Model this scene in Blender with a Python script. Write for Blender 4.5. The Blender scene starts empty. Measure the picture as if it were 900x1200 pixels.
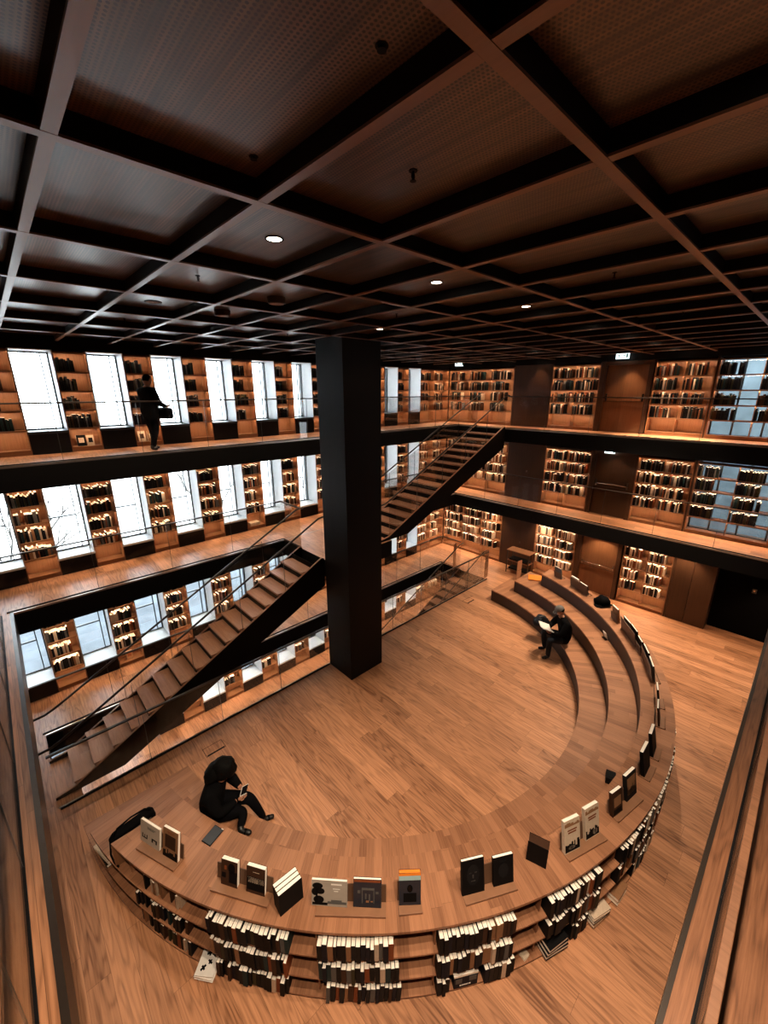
import bpy, bmesh, math, random
from mathutils import Vector, Matrix, Quaternion
random.seed(7)
PI = math.pi
D = bpy.data
COL = bpy.context.scene.collection
SC = bpy.context.scene

# ------------------------------------------------------------------ plan (metres)
L1, L2, L3, LB = 0.0, 2.842, 5.577, -2.55          # ground, middle, top, basement floors
CZ = 6.859                                          # camera height
BEAMZ, PANZ = 7.84, 7.945                           # coffer beam underside, ceiling panel
NY, EX = 11.2, 14.29                                # face of the north / east wall furniture
VN, VE, VW, VS = 9.81, 13.21, -0.44, -0.075         # edges of the big void
GY, GX = 7.647, 12.49                               # edges of the stair void in the ground floor
ST = 0.45                                           # slab thickness
AC = (6.30, 7.04)                                   # centre of the amphitheatre
R1, R2, R3, RO = 4.94, 5.45, 5.94, 6.49
H1, H2, H3 = 0.39, 0.78, 1.17
CUT1, CUT2, CUT3 = 6.62, 6.05, 5.30
WPITCH, WX0, WW = 1.259, 0.525, 0.66                # north window bays
ROOM_W, ROOM_S = -4.0, -4.5

# ------------------------------------------------------------------ node helpers
class NT:
    def __init__(s, name):
        s.m = D.materials.new(name); s.m.use_nodes = True
        s.t = s.m.node_tree; s.t.nodes.clear()
        s.out = s.n('ShaderNodeOutputMaterial')
    def n(s, typ, **kw):
        x = s.t.nodes.new(typ)
        for k, v in kw.items(): setattr(x, k, v)
        return x
    def l(s, a, b): s.t.links.new(a, b)
    def put(s, v, sock):
        if isinstance(v, (int, float)): sock.default_value = v
        elif isinstance(v, (tuple, list)): sock.default_value = tuple(v) if len(sock.default_value) == len(v) else (*v, 1)
        else: s.l(v, sock)
    def math(s, op, a, b=0.0, c=None, clamp=False):
        x = s.n('ShaderNodeMath', operation=op, use_clamp=clamp)
        s.put(a, x.inputs[0]); s.put(b, x.inputs[1])
        if c is not None: s.put(c, x.inputs[2])
        return x.outputs[0]
    def vec(s, x, y, z=0.0):
        c = s.n('ShaderNodeCombineXYZ')
        s.put(x, c.inputs[0]); s.put(y, c.inputs[1]); s.put(z, c.inputs[2])
        return c.outputs[0]
    def mix(s, f, a, b):
        x = s.n('ShaderNodeMix', data_type='RGBA')
        s.put(f, x.inputs[0]); s.put(a, x.inputs[6]); s.put(b, x.inputs[7])
        return x.outputs[2]
    def noise(s, v, scale, detail=3, rough=.5, dist=0.0):
        x = s.n('ShaderNodeTexNoise')
        s.l(v, x.inputs['Vector']); x.inputs['Scale'].default_value = scale
        x.inputs['Detail'].default_value = detail; x.inputs['Roughness'].default_value = rough
        x.inputs['Distortion'].default_value = dist
        return x.outputs['Fac']
    def ramp(s, f, stops):
        x = s.n('ShaderNodeValToRGB'); s.l(f, x.inputs[0])
        e = x.color_ramp.elements
        while len(e) < len(stops): e.new(.5)
        for i, (p, c) in enumerate(stops): e[i].position = p; e[i].color = (*c, 1)
        return x.outputs[0]
    def bsdf(s, color, rough=.5, spec=.4, metal=0.0, normal=None):
        b = s.n('ShaderNodeBsdfPrincipled')
        s.put(color, b.inputs['Base Color']); s.put(rough, b.inputs['Roughness'])
        b.inputs['Specular IOR Level'].default_value = spec
        b.inputs['Metallic'].default_value = metal
        if normal is not None: s.l(normal, b.inputs['Normal'])
        s.l(b.outputs[0], s.out.inputs[0])
        return b

def plain(name, c, rough=.5, spec=.4, metal=0.0, var=.12, scale=14.0):
    t = NT(name)
    tc = t.n('ShaderNodeTexCoord')
    f = t.noise(tc.outputs['Object'], scale, 3)
    lo = tuple(max(0, v * (1 - var)) for v in c); hi = tuple(v * (1 + var) for v in c)
    t.bsdf(t.mix(f, lo, hi), rough, spec, metal)
    return t.m

def wood(name, dark, light, mode='Y', pw=.14, pl=1.6, rough=.42, spec=.35, seam=.55, rings=.5, fine=60., obj=False, vary=.55):
    """Planks of wood. mode: grain direction X / Y / Z, or P for boards radiating from the amphitheatre centre."""
    t = NT(name)
    tc = t.n('ShaderNodeTexCoord')
    if obj: pos = tc.outputs['Object']
    else: pos = t.n('ShaderNodeNewGeometry').outputs['Position']
    sp = t.n('ShaderNodeSeparateXYZ'); t.l(pos, sp.inputs[0])
    x, y, z = sp.outputs
    if mode == 'Y': a, b = x, y
    elif mode == 'X': a, b = y, x
    elif mode == 'Z': a, b = t.math('ADD', x, y), z
    else:
        dx = t.math('SUBTRACT', x, AC[0]); dy = t.math('SUBTRACT', y, AC[1])
        a = t.math('MULTIPLY', t.math('ARCTAN2', dy, dx), 5.9)
        b = t.math('SQRT', t.math('ADD', t.math('MULTIPLY', dx, dx), t.math('MULTIPLY', dy, dy)))
    ra = t.math('DIVIDE', a, pw); row = t.math('FLOOR', ra)
    wn = t.n('ShaderNodeTexWhiteNoise', noise_dimensions='1D'); t.l(row, wn.inputs['W'])
    b2 = t.math('ADD', b, t.math('MULTIPLY', wn.outputs['Value'], pl * 3.7))
    rb = t.math('DIVIDE', b2, pl); colm = t.math('FLOOR', rb)
    wn2 = t.n('ShaderNodeTexWhiteNoise', noise_dimensions='2D'); t.l(t.vec(row, colm), wn2.inputs['Vector'])
    idv = wn2.outputs['Value']
    off = t.math('MULTIPLY', idv, 37.0)
    # fine grain and cathedral rings
    g1 = t.noise(t.vec(t.math('MULTIPLY', a, fine), t.math('MULTIPLY', b, fine * .03), off), 1.0, 4, .62)
    low = t.noise(t.vec(t.math('MULTIPLY', a, 5.5), t.math('MULTIPLY', b, .55), off), 1.0, 2, .45)
    ring = t.math('SINE', t.math('MULTIPLY', low, 62.0))
    ring = t.math('POWER', t.math('MULTIPLY_ADD', ring, .5, .5), 2.0)
    grain = t.math('MULTIPLY_ADD', t.math('SUBTRACT', ring, .4), -.35 * rings, g1)
    f = t.math('ADD', t.math('MULTIPLY', grain, 1.0 - vary * .6), t.math('MULTIPLY', idv, vary), clamp=True)
    c = t.ramp(f, [(.12, dark), (.5, tuple((p + q) / 2 for p, q in zip(dark, light))), (.95, light)])
    fa = t.math('FRACT', ra); fb = t.math('FRACT', rb)
    e1 = t.math('LESS_THAN', fa, .0035 / pw); e2 = t.math('LESS_THAN', fb, .004 / pl)
    sm = t.math('MAXIMUM', e1, e2)
    c = t.mix(t.math('MULTIPLY', sm, seam), c, tuple(v * .25 for v in dark))
    r = t.math('MULTIPLY_ADD', g1, .18, rough - .09)
    t.bsdf(c, r, spec)
    return t.m

def perforated(name, dark, light):
    t = NT(name)
    pos = t.n('ShaderNodeNewGeometry').outputs['Position']
    sp = t.n('ShaderNodeSeparateXYZ'); t.l(pos, sp.inputs[0]); x, y, z = sp.outputs
    g = t.noise(t.vec(t.math('MULTIPLY', x, 26.), t.math('MULTIPLY', y, .8), 0.), 1.0, 3, .6)
    g2 = t.noise(t.vec(t.math('MULTIPLY', x, 3.), t.math('MULTIPLY', y, .5), 3.), 1.0, 2)
    c = t.ramp(t.math('MULTIPLY_ADD', g2, .35, t.math('MULTIPLY', g, .75)), [(.40, dark), (.70, light)])
    p = .0185
    r = t.math('DIVIDE', x, p); row = t.math('FLOOR', r)
    sh = t.math('MULTIPLY', t.math('MODULO', row, 2.0), .5)
    u = t.math('SUBTRACT', t.math('FRACT', r), .5)
    v = t.math('SUBTRACT', t.math('FRACT', t.math('ADD', t.math('DIVIDE', y, p), sh)), .5)
    d = t.math('ADD', t.math('MULTIPLY', u, u), t.math('MULTIPLY', v, v))
    hole = t.math('LESS_THAN', d, .105)
    c = t.mix(hole, c, (.003, .002, .0015))
    t.bsdf(c, .34, .95)
    return t.m

def emis(name, c, s):
    t = NT(name); e = t.n('ShaderNodeEmission')
    e.inputs[0].default_value = (*c, 1); e.inputs[1].default_value = s
    t.l(e.outputs[0], t.out.inputs[0]); return t.m

def glassmat(name, tint, refl=1.0):
    t = NT(name)
    a = t.n('ShaderNodeBsdfTransparent'); a.inputs[0].default_value = (*tint, 1)
    g = t.n('ShaderNodeBsdfGlossy'); g.inputs['Roughness'].default_value = 0.0
    fr = t.n('ShaderNodeFresnel'); fr.inputs[0].default_value = 1.45
    m = t.n('ShaderNodeMixShader')
    t.l(t.math('MULTIPLY', fr.outputs[0], refl), m.inputs[0])
    t.l(a.outputs[0], m.inputs[1]); t.l(g.outputs[0], m.inputs[2]); t.l(m.outputs[0], t.out.inputs[0])
    return t.m

M = {}
M['floor'] = wood('oak_floor', (.125, .045, .018), (.60, .285, .145), 'Y', .25, 2.7, .40, .4, .6, .85, 48., vary=.34)
M['tread'] = wood('oak_tread', (.135, .053, .024), (.42, .195, .102), 'P', .125, 1.37, .42, .35, .35, .3, 60., vary=.45)
M['step'] = wood('oak_step', (.22, .095, .048), (.46, .22, .122), 'Y', .33, 3.0, .42, .35, .2, .6, 45., vary=.35)
M['riser'] = wood('dark_riser', (.026, .013, .008), (.058, .030, .019), 'P', .6, 3., .5, .3, .2, .2, 50., vary=.2)  # riser wood set much darker than the treads
M['shelf'] = wood('oak_shelf', (.17, .072, .031), (.32, .148, .07), 'Z', .5, 2.5, .45, .3, .0, .25, 45., True, .2)
M['shelf_x'] = wood('oak_shelf_board', (.15, .065, .028), (.29, .135, .064), 'X', .5, 2.5, .45, .3, .0, .25, 45., True, .2)
M['panel'] = wood('walnut_panel', (.034, .015, .007), (.085, .038, .018), 'Z', .7, 4., .42, .4, .3, .2, 40., vary=.25)
M['door'] = wood('oak_door', (.12, .050, .022), (.25, .112, .049), 'Z', .35, 4., .42, .4, .2, .2, 45., vary=.25)
M['column'] = wood('smoked_oak', (.0035, .0026, .0022), (.008, .0055, .0043), 'Z', .34, 5., .6, .15, .5, .15, 30., vary=.3)
M['fascia'] = plain('black_fascia', (.004, .0036, .0036), .75, .12)
M['black'] = plain('black_metal', (.005, .005, .006), .6, .15)
M['blackmatte'] = plain('black_matte', (.003, .003, .0035), .9, .06)
M['rail'] = plain('dark_bronze_rail', (.030, .021, .016), .35, .5, .3)
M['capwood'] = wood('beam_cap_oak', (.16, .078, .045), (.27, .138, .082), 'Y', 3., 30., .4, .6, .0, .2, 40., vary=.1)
M['beamside_shade'] = plain('beam_side_shade', (.006, .0045, .004), .6, .2)  # shade on the unlit beam sides, painted in as near black
M['ceiling'] = perforated('perforated_walnut', (.030, .014, .008), (.19, .100, .058))
M['soffit'] = wood('soffit_walnut', (.03, .015, .009), (.06, .03, .018), 'Y', .6, 3., .5, .3, .3, .2, 30.)
M['jamb'] = plain('pale_lacquer', (.84, .85, .85), .45, .4, 0, .04)
M['frame'] = plain('window_frame_metal', (.018, .022, .026), .4, .5)
M['pane'] = glassmat('window_glass', (.96, .98, .99))
M['glass'] = glassmat('balustrade_glass', (.985, .985, .98), .35)
M['joint'] = plain('glass_edge', (.02, .022, .022), .3, .5)
M['led'] = emis('led_warm', (1.0, .70, .45), 48.0)
M['lens'] = emis('downlight_lens', (1.0, .80, .60), 14.0)
M['signlit'] = emis('sign_lit', (.80, .98, 1.0), 1.5)
M['signink'] = plain('sign_ink', (.01, .10, .06), .5)
M['steel'] = plain('brushed_steel', (.55, .52, .48), .25, .5, 1.0, .05)
M['railwood_dimmed'] = wood('handrail_oak_dimmed', (.085, .036, .017), (.20, .092, .048), 'Y', .5, 3., .4, .4, .0, .4, 60., vary=.2)  # near handrail oak, painted darker to offset the lamps above it
M['metal_trim'] = plain('edge_trim_metal', (.42, .36, .31), .28, .5, .9, .05)
M['white'] = plain('white_paint', (.75, .72, .68), .5)
M['page'] = plain('book_pages', (.92, .86, .77), .8, .2, 0, .08, 40.)
M['facade'] = plain('blue_grey_facade', (.085, .112, .126), .7, .2, 0, .7, 1.6)
M['bark'] = plain('bare_bark', (.05, .045, .04), .8)
M['snow'] = plain('pale_courtyard_ground', (.075, .085, .095), .9, .1, 0, .55, 1.3)
M['wallplaster'] = plain('outer_dark_wall', (.02, .012, .008), .7)
M['slat'] = plain('blind_slat', (.35, .37, .40), .6)
BOOKC = dict(black=(.003, .003, .0035), charcoal=(.008, .008, .009), navy=(.004, .006, .012), brown=(.045, .020, .011), tan=(.26, .13, .065),
             grey=(.10, .095, .09), cream=(.56, .44, .33), teal=(.012, .030, .032), rust=(.20, .055, .02), olive=(.035, .03, .014))
for k, c in BOOKC.items(): M['bk_' + k] = plain('cover_' + k, c, .6, .10, 0, .2, 30.)
M['orange'] = plain('orange_cloth', (.80, .22, .02), .6)

# ------------------------------------------------------------------ mesh helpers
class MB:
    def __init__(s): s.v = []; s.f = []; s.mi = []; s.sm = []
    def add(s, vs, fs, mi=0, T=None, smooth=False):
        b = len(s.v)
        s.v += [tuple(T @ Vector(p)) if T is not None else tuple(p) for p in vs]
        s.f += [tuple(b + i for i in q) for q in fs]
        if isinstance(mi, int): s.mi += [mi] * len(fs)
        else: s.mi += list(mi)
        s.sm += [smooth] * len(fs)
        return s
    def box(s, x0, x1, y0, y1, z0, z1, mi=0, T=None):
        vs = [(x0, y0, z0), (x1, y0, z0), (x1, y1, z0), (x0, y1, z0), (x0, y0, z1), (x1, y0, z1), (x1, y1, z1), (x0, y1, z1)]
        # faces: bottom, top, front(-y), right, back, left
        return s.add(vs, [(0, 3, 2, 1), (4, 5, 6, 7), (0, 1, 5, 4), (1, 2, 6, 5), (2, 3, 7, 6), (3, 0, 4, 7)], mi, T)
    def prism(s, poly, d, axis='y', mi=0, T=None, o=0.0):
        """poly of 2-D points extruded from o to o+d along axis."""
        n = len(poly)
        def P(p, h):
            return {'y': (p[0], h, p[1]), 'z': (p[0], p[1], h), 'x': (h, p[0], p[1])}[axis]
        vs = [P(p, o) for p in poly] + [P(p, o + d) for p in poly]
        fs = [tuple(range(n))[::-1], tuple(range(n, 2 * n))] + [(i, (i + 1) % n, n + (i + 1) % n, n + i) for i in range(n)]
        return s.add(vs, fs, mi, T)
    def tube(s, pts, r, n=8, mi=0, T=None, caps=True):
        pts = [Vector(p) for p in pts]; R = r if isinstance(r, (list, tuple)) else [r] * len(pts)
        vs, fs = [], []
        up = None
        for i, p in enumerate(pts):
            d = (pts[min(i + 1, len(pts) - 1)] - pts[max(i - 1, 0)]).normalized()
            if up is None: up = Vector((0, 0, 1)) if abs(d.z) < .9 else Vector((1, 0, 0))
            a = d.cross(up).normalized(); b = a.cross(d).normalized(); up = b
            for k in range(n):
                q = 2 * PI * k / n
                vs.append(p + (a * math.cos(q) + b * math.sin(q)) * R[i])
        for i in range(len(pts) - 1):
            for k in range(n):
                fs.append((i * n + k, i * n + (k + 1) % n, (i + 1) * n + (k + 1) % n, (i + 1) * n + k))
        if caps:
            fs.append(tuple(range(n))[::-1]); fs.append(tuple((len(pts) - 1) * n + k for k in range(n)))
        return s.add(vs, fs, mi, T, smooth=True)
    def disc(s, c, r, h, n=24, mi=0, T=None, r2=None):
        r2 = r if r2 is None else r2
        vs = [(c[0] + r * math.cos(2 * PI * k / n), c[1] + r * math.sin(2 * PI * k / n), c[2]) for k in range(n)]
        vs += [(c[0] + r2 * math.cos(2 * PI * k / n), c[1] + r2 * math.sin(2 * PI * k / n), c[2] + h) for k in range(n)]
        fs = [tuple(range(n))[::-1], tuple(range(n, 2 * n))] + [(k, (k + 1) % n, n + (k + 1) % n, n + k) for k in range(n)]
        return s.add(vs, fs, mi, T)
    def ring(s, c, ri, ro, h, n=24, mi=0):
        vs = []
        for (r, z) in ((ri, c[2]), (ro, c[2]), (ro, c[2] + h), (ri, c[2] + h)):
            vs += [(c[0] + r * math.cos(2 * PI * k / n), c[1] + r * math.sin(2 * PI * k / n), z) for k in range(n)]
        fs = [(j * n + k, j * n + (k + 1) % n, ((j + 1) % 4) * n + (k + 1) % n, ((j + 1) % 4) * n + k) for j in range(4) for k in range(n)]
        return s.add(vs, [q[::-1] for q in fs], mi)
    def ball(s, c, r, nu=12, nv=8, mi=0, T=None, fn=None):
        rr = r if isinstance(r, (tuple, list)) else (r, r, r)
        vs = []
        for j in range(nv + 1):
            th = PI * j / nv
            for i in range(nu):
                ph = 2 * PI * i / nu
                p = Vector((math.sin(th) * math.cos(ph), math.sin(th) * math.sin(ph), math.cos(th)))
                if fn: p = fn(p)
                vs.append((c[0] + p.x * rr[0], c[1] + p.y * rr[1], c[2] + p.z * rr[2]))
        fs = [(j * nu + i, (j + 1) * nu + i, (j + 1) * nu + (i + 1) % nu, j * nu + (i + 1) % nu) for j in range(nv) for i in range(nu)]
        return s.add(vs, fs, mi, T, smooth=True)
    def sector(s, r0, r1, cut0, cut1, z0, z1, n=96, mi=0, a0=None, a1=None):
        """ring sector about AC; each end stops on the straight line Y = cut (or at a given angle)."""
        def ang(r):
            lo = -PI - math.asin(max(-1, min(1, (cut0 - AC[1]) / r))) if a0 is None else a0
            hi = math.asin(max(-1, min(1, (cut1 - AC[1]) / r))) if a1 is None else a1
            return lo, hi
        vs = []
        for i in range(n + 1):
            for r in (r0, r1):
                lo, hi = ang(r); a = lo + (hi - lo) * i / n
                for z in (z0, z1):
                    vs.append((AC[0] + r * math.cos(a), AC[1] + r * math.sin(a), z))
        fs = []
        for i in range(n):
            a, b = 4 * i, 4 * (i + 1)
            fs += [(a, b, b + 1, a + 1), (a + 2, a + 3, b + 3, b + 2), (a + 1, b + 1, b + 3, a + 3), (a, a + 2, b + 2, b)]
        e = 4 * n
        fs += [(0, 1, 3, 2), (e, e + 2, e + 3, e + 1)]
        return s.add(vs, fs, mi)
    def build(s, name, mats, parent=None, loc=None, bevel=0.0):
        me = D.meshes.new(name); me.from_pydata(s.v, [], s.f)
        for m in (mats if isinstance(mats, (list, tuple)) else [mats]): me.materials.append(m)
        me.polygons.foreach_set('material_index', s.mi)
        me.polygons.foreach_set('use_smooth', s.sm)
        me.update()
        bm = bmesh.new(); bm.from_mesh(me); bmesh.ops.recalc_face_normals(bm, faces=bm.faces); bm.to_mesh(me); bm.free()
        o = D.objects.new(name, me); COL.objects.link(o)
        if parent is not None: o.parent = parent
        if loc is not None: o.location = loc
        if bevel:
            b = o.modifiers.new('bevel', 'BEVEL'); b.width = bevel; b.segments = 2; b.limit_method = 'ANGLE'
        return o

def tag(o, label, cat, group=None, kind=None):
    if label: o['label'] = label
    if cat: o['category'] = cat
    if group: o['group'] = group
    if kind: o['kind'] = kind
    return o
def thing(name, loc, label, cat, rz=0.0, group=None, kind=None):
    o = D.objects.new(name, None); COL.objects.link(o); o.empty_display_size = .1
    o.location = loc; o.rotation_euler = (0, 0, rz)
    return tag(o, label, cat, group, kind)
def struct(name, mb, mats, label=None, bevel=0.0):
    o = mb.build(name, mats, bevel=bevel); o['kind'] = 'structure'
    if label: o['label'] = label; o['category'] = name.split('_')[0]
    return o
KIDS = {}
def kids(o):
    if not KIDS.get('n') == len(D.objects):
        KIDS.clear(); KIDS['n'] = len(D.objects)
        for x in D.objects:
            if x.parent: KIDS.setdefault(x.parent.name, []).append(x)
    return KIDS.get(o.name, [])
def dup(o, loc, label=None, rz=None, group=None, kidlist=None):
    c = o.copy(); COL.objects.link(c); c.location = loc
    if rz is not None: c.rotation_euler = (0, 0, rz)
    if label: c['label'] = label
    if group: c['group'] = group
    for ch in kidlist:
        d = ch.copy(); COL.objects.link(d); d.parent = c
    return c
ORD = ['zeroth', 'first', 'second', 'third', 'fourth', 'fifth', 'sixth', 'seventh', 'eighth', 'ninth', 'tenth', 'eleventh', 'twelfth', 'thirteenth',
       'fourteenth', 'fifteenth', 'sixteenth', 'seventeenth', 'eighteenth', 'nineteenth', 'twentieth', 'twenty-first', 'twenty-second', 'twenty-third',
       'twenty-fourth', 'twenty-fifth', 'twenty-sixth', 'twenty-seventh', 'twenty-eighth', 'twenty-ninth', 'thirtieth', 'thirty-first', 'thirty-second',
       'thirty-third', 'thirty-fourth', 'thirty-fifth', 'thirty-sixth', 'thirty-seventh', 'thirty-eighth', 'thirty-ninth', 'fortieth']

# ------------------------------------------------------------------ camera
cam = D.cameras.new('camera'); co = D.objects.new('camera', cam); COL.objects.link(co)
cam.sensor_fit = 'VERTICAL'; cam.sensor_height = 36.0; cam.lens = 479.484 / 1200 * 36.0
cam.clip_start = .03; cam.clip_end = 200
r_ = Vector((.7276, -.6860, -.0015)); u_ = Vector((.1965, .2063, .9585)); f_ = Vector((.6572, .6978, -.2849))
mw = Matrix((r_, u_, -f_)).transposed().to_4x4(); mw.translation = (0, 0, CZ)
co.matrix_world = mw
SC.camera = co

# ------------------------------------------------------------------ the shell
def floorbox(name, x0, x1, y0, y1, z, label):
    """one slab: wood on top, walnut soffit below, black sides"""
    m = MB(); m.box(x0, x1, y0, y1, z - ST, z, [1, 0, 2, 2, 2, 2])
    return struct(name, m, [M['floor'], M['soffit'], M['fascia']], label)
E_OUT, N_OUT = EX + .75, NY + .75
# ground floor around the stair void
m = MB()
m.box(ROOM_W, E_OUT, ROOM_S, GY, L1 - ST, L1, [1, 0, 2, 2, 2, 2])
m.box(ROOM_W, VW, GY, VN, L1 - ST, L1, [1, 0, 2, 2, 2, 2])
m.box(GX, E_OUT, GY, VN, L1 - ST, L1, [1, 0, 2, 2, 2, 2])
m.box(ROOM_W, E_OUT, VN, N_OUT, L1 - ST, L1, [1, 0, 2, 2, 2, 2])
struct('floor_ground', m, [M['floor'], M['soffit'], M['fascia']], 'wide oak plank floor of the hall around the stair void')
m = MB()
m.box(ROOM_W, E_OUT, VN, N_OUT, L2 - ST, L2, [1, 0, 2, 2, 2, 2])
m.box(VE, E_OUT, ROOM_S, VN, L2 - ST, L2, [1, 0, 2, 2, 2, 2])
m.box(ROOM_W, VW, ROOM_S, VN, L2 - ST, L2, [1, 0, 2, 2, 2, 2])
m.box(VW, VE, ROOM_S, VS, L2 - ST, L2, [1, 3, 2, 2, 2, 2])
m.box(5.36, 7.52, GY + .02, VN, L2 - ST, L2, [1, 0, 2, 2, 2, 2])
M['floor_x_dimmed'] = wood('oak_floor_lengthwise_dimmed', (.055, .020, .009), (.33, .145, .072), 'X', 1.2, 6., .38, .4, .2, .5, 70., vary=.15)  # lengthwise boards, colour darkened to dim the strong lamplight on them
struct('floor_middle', m, [M['floor'], M['soffit'], M['fascia'], M['floor_x_dimmed']], 'oak floor of the middle gallery round all four sides of the void')
m = MB()
m.box(ROOM_W, E_OUT, VN, N_OUT, L3 - ST, L3, [1, 0, 2, 2, 2, 2])
m.box(VE, E_OUT, ROOM_S, VN, L3 - ST, L3, [1, 0, 2, 2, 2, 2])
struct('floor_top', m, [M['floor'], M['soffit'], M['fascia']], 'oak floor of the top gallery along the window wall and door wall')
m = MB(); m.box(ROOM_W, E_OUT, 5.0, N_OUT, LB - .2, LB)
struct('floor_basement', m, [M['floor']], 'oak floor of the lower level seen through the stair void')
# fascias hanging at the void edges, a little deeper than the slabs
def fascia(name, x0, x1, y0, y1, z, label):
    struct(name, MB().box(x0, x1, y0, y1, z - ST - .02, z - .035), [M['fascia']], label)
t_ = .03
n_ = 1
for z, nm in ((L3, 'top gallery'), (L2, 'middle gallery'), (L1, 'ground floor strip')):
    fascia('trim_%d' % n_, VW if z != L3 else ROOM_W, VE if z else GX, VN - t_, VN - .001, z, 'black fascia below the %s edge by the windows' % nm); n_ += 1
for z, nm in ((L3, 'top gallery'), (L2, 'middle gallery')):
    fascia('trim_%d' % n_, VE - t_, VE - .001, VS if z == L2 else ROOM_S, VN - t_, z, 'black fascia below the %s edge by the doors' % nm); n_ += 1
# pale metal nosings on the floor edges
def nosing(x0, x1, y0, y1, z, label):
    global n_
    struct('trim_%d' % n_, MB().box(x0, x1, y0, y1, z - .034, z + .006), [M['metal_trim']], label); n_ += 1
nosing(VW, VE, VN - t_, VN - .004, L3, 'thin metal edge strip of the top gallery by the windows')
nosing(VE - t_, VE - .004, ROOM_S, VN - t_, L3, 'thin metal edge strip of the top gallery by the doors')
nosing(VW, VE, VN - t_, VN - .004, L2, 'thin metal edge strip of the middle gallery by the windows')
nosing(VE - t_, VE - .004, VS, VN - t_, L2, 'thin metal edge strip of the middle gallery by the doors')
nosing(VW, GX, VN - t_, VN - .004, L1, 'thin metal edge strip of the ground floor by the windows')
nosing(VW, GX, GY + .004, GY + t_, L1, 'thin metal edge strip of the hall floor along the stair void')
# dark curb along the two near edges of the middle gallery
m = MB(); m.box(VW, VW + .05, VS, VN, L2 - ST - .02, L2 + .012); struct('trim_%d' % n_, m, [M['rail']], 'dark bronze edge of the near left gallery'); n_ += 1
m = MB(); m.box(VW, VE, VS, VS + .035, L2 - ST - .02, L2 + .012); struct('trim_%d' % n_, m, [M['rail']], 'dark bronze edge of the near right gallery'); n_ += 1

# outer walls
def wall(name, x0, x1, y0, y1, z0, z1, mat, label): struct(name, MB().box(x0, x1, y0, y1, z0, z1), [mat], label)
wall('wall_south', ROOM_W, E_OUT, ROOM_S - .2, ROOM_S, LB, PANZ + .3, M['panel'], 'plain timber wall on the near side')
wall('wall_west', ROOM_W - .2, ROOM_W, ROOM_S, N_OUT, LB, PANZ + .3, M['panel'], 'plain timber wall on the left side')
m = MB(); a_, b_ = EX + .45, E_OUT
m.box(a_, b_, 2.3, N_OUT, LB, PANZ + .3); m.box(a_, b_, -3.2, -1.5, LB, PANZ + .3)
for za, zb in ((LB, L2 + .05), (L2 + 2.1, L3 + .05), (L3 + 2.1, PANZ + .3)): m.box(a_, b_, -1.5, 2.3, za, zb)
struct('wall_east', m, [M['panel']], 'timber wall behind the doors and wide bookcases')
wall('wall_void', ROOM_W, E_OUT, GY - .4, GY - .05, LB, L1 - ST, M['panel'], 'dark wall of the lower level under the hall')
# north wall: strips above and below and piers behind bookcases, windows are built between them
m = MB()
levels = [(L3, 'top'), (L2, 'middle'), (L1, 'ground'), (LB, 'basement')]
m.box(ROOM_W, E_OUT, NY, N_OUT, L3 + 2.09, PANZ + .3)
for z, _ in levels[1:]: m.box(ROOM_W, E_OUT, NY + .02, N_OUT, z + 2.09, z + 2.095 + .30)
for k in range(-2, 10):
    xa = WX0 + WPITCH * k + WW; xb = WX0 + WPITCH * (k + 1) if k < 9 else E_OUT
    if k == -2: xa = ROOM_W
    m.box(xa + .012, xb - .012, NY + .33, N_OUT, LB, PANZ)
struct('wall_north', m, [M['fascia']], 'dark piers and band of the window wall between and above the windows')

# ceiling: perforated panels above a coffer grid of boxed beams
m = MB(); m.box(ROOM_W, E_OUT, ROOM_S, N_OUT, PANZ, PANZ + .2)
struct('ceiling', m, [M['ceiling']], 'perforated walnut ceiling panels above the beam grid')
bw = .028
ys = [.934 + 1.4505 * j for j in range(-3, 8)]
xs = [.395 + .919 * i for i in range(-4, 16)]
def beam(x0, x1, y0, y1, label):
    b = MB().box(x0, x1, y0, y1, BEAMZ + .012, PANZ).build('ceiling_beam', [M['beamside_shade']])
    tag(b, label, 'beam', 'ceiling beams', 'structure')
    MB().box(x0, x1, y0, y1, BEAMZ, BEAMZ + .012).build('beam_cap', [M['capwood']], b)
for i, y in enumerate(ys):
    if y < NY - .3: beam(ROOM_W, EX - .02, y - bw, y + bw, 'long ceiling beam parallel to the window wall, %s from it' % ORD[len([q for q in ys if y <= q < NY - .3])])
for i, x in enumerate(xs):
    if x < EX - .2:
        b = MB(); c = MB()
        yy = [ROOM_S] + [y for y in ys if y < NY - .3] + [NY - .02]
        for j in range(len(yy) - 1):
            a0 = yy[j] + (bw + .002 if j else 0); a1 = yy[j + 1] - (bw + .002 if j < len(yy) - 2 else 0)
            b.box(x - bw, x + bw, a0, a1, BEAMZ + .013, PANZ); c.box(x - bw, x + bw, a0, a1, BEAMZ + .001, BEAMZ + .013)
        o = b.build('ceiling_beam', [M['beamside_shade']])
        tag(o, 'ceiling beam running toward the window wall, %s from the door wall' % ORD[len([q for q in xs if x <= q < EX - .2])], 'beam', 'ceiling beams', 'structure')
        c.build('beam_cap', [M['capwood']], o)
# bands above the wall furniture
struct('trim_%d' % n_, MB().box(EX, EX + .45, -3.2, NY, L3 + 2.13, PANZ), [M['fascia']], 'dark band above the top gallery bookcases on the door wall'); n_ += 1

# the square column
struct('column', MB().box(5.24, 6.26, 6.735, GY - .003, L1, PANZ), [M['column']], 'massive square column clad in near black timber', bevel=.006)

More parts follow.
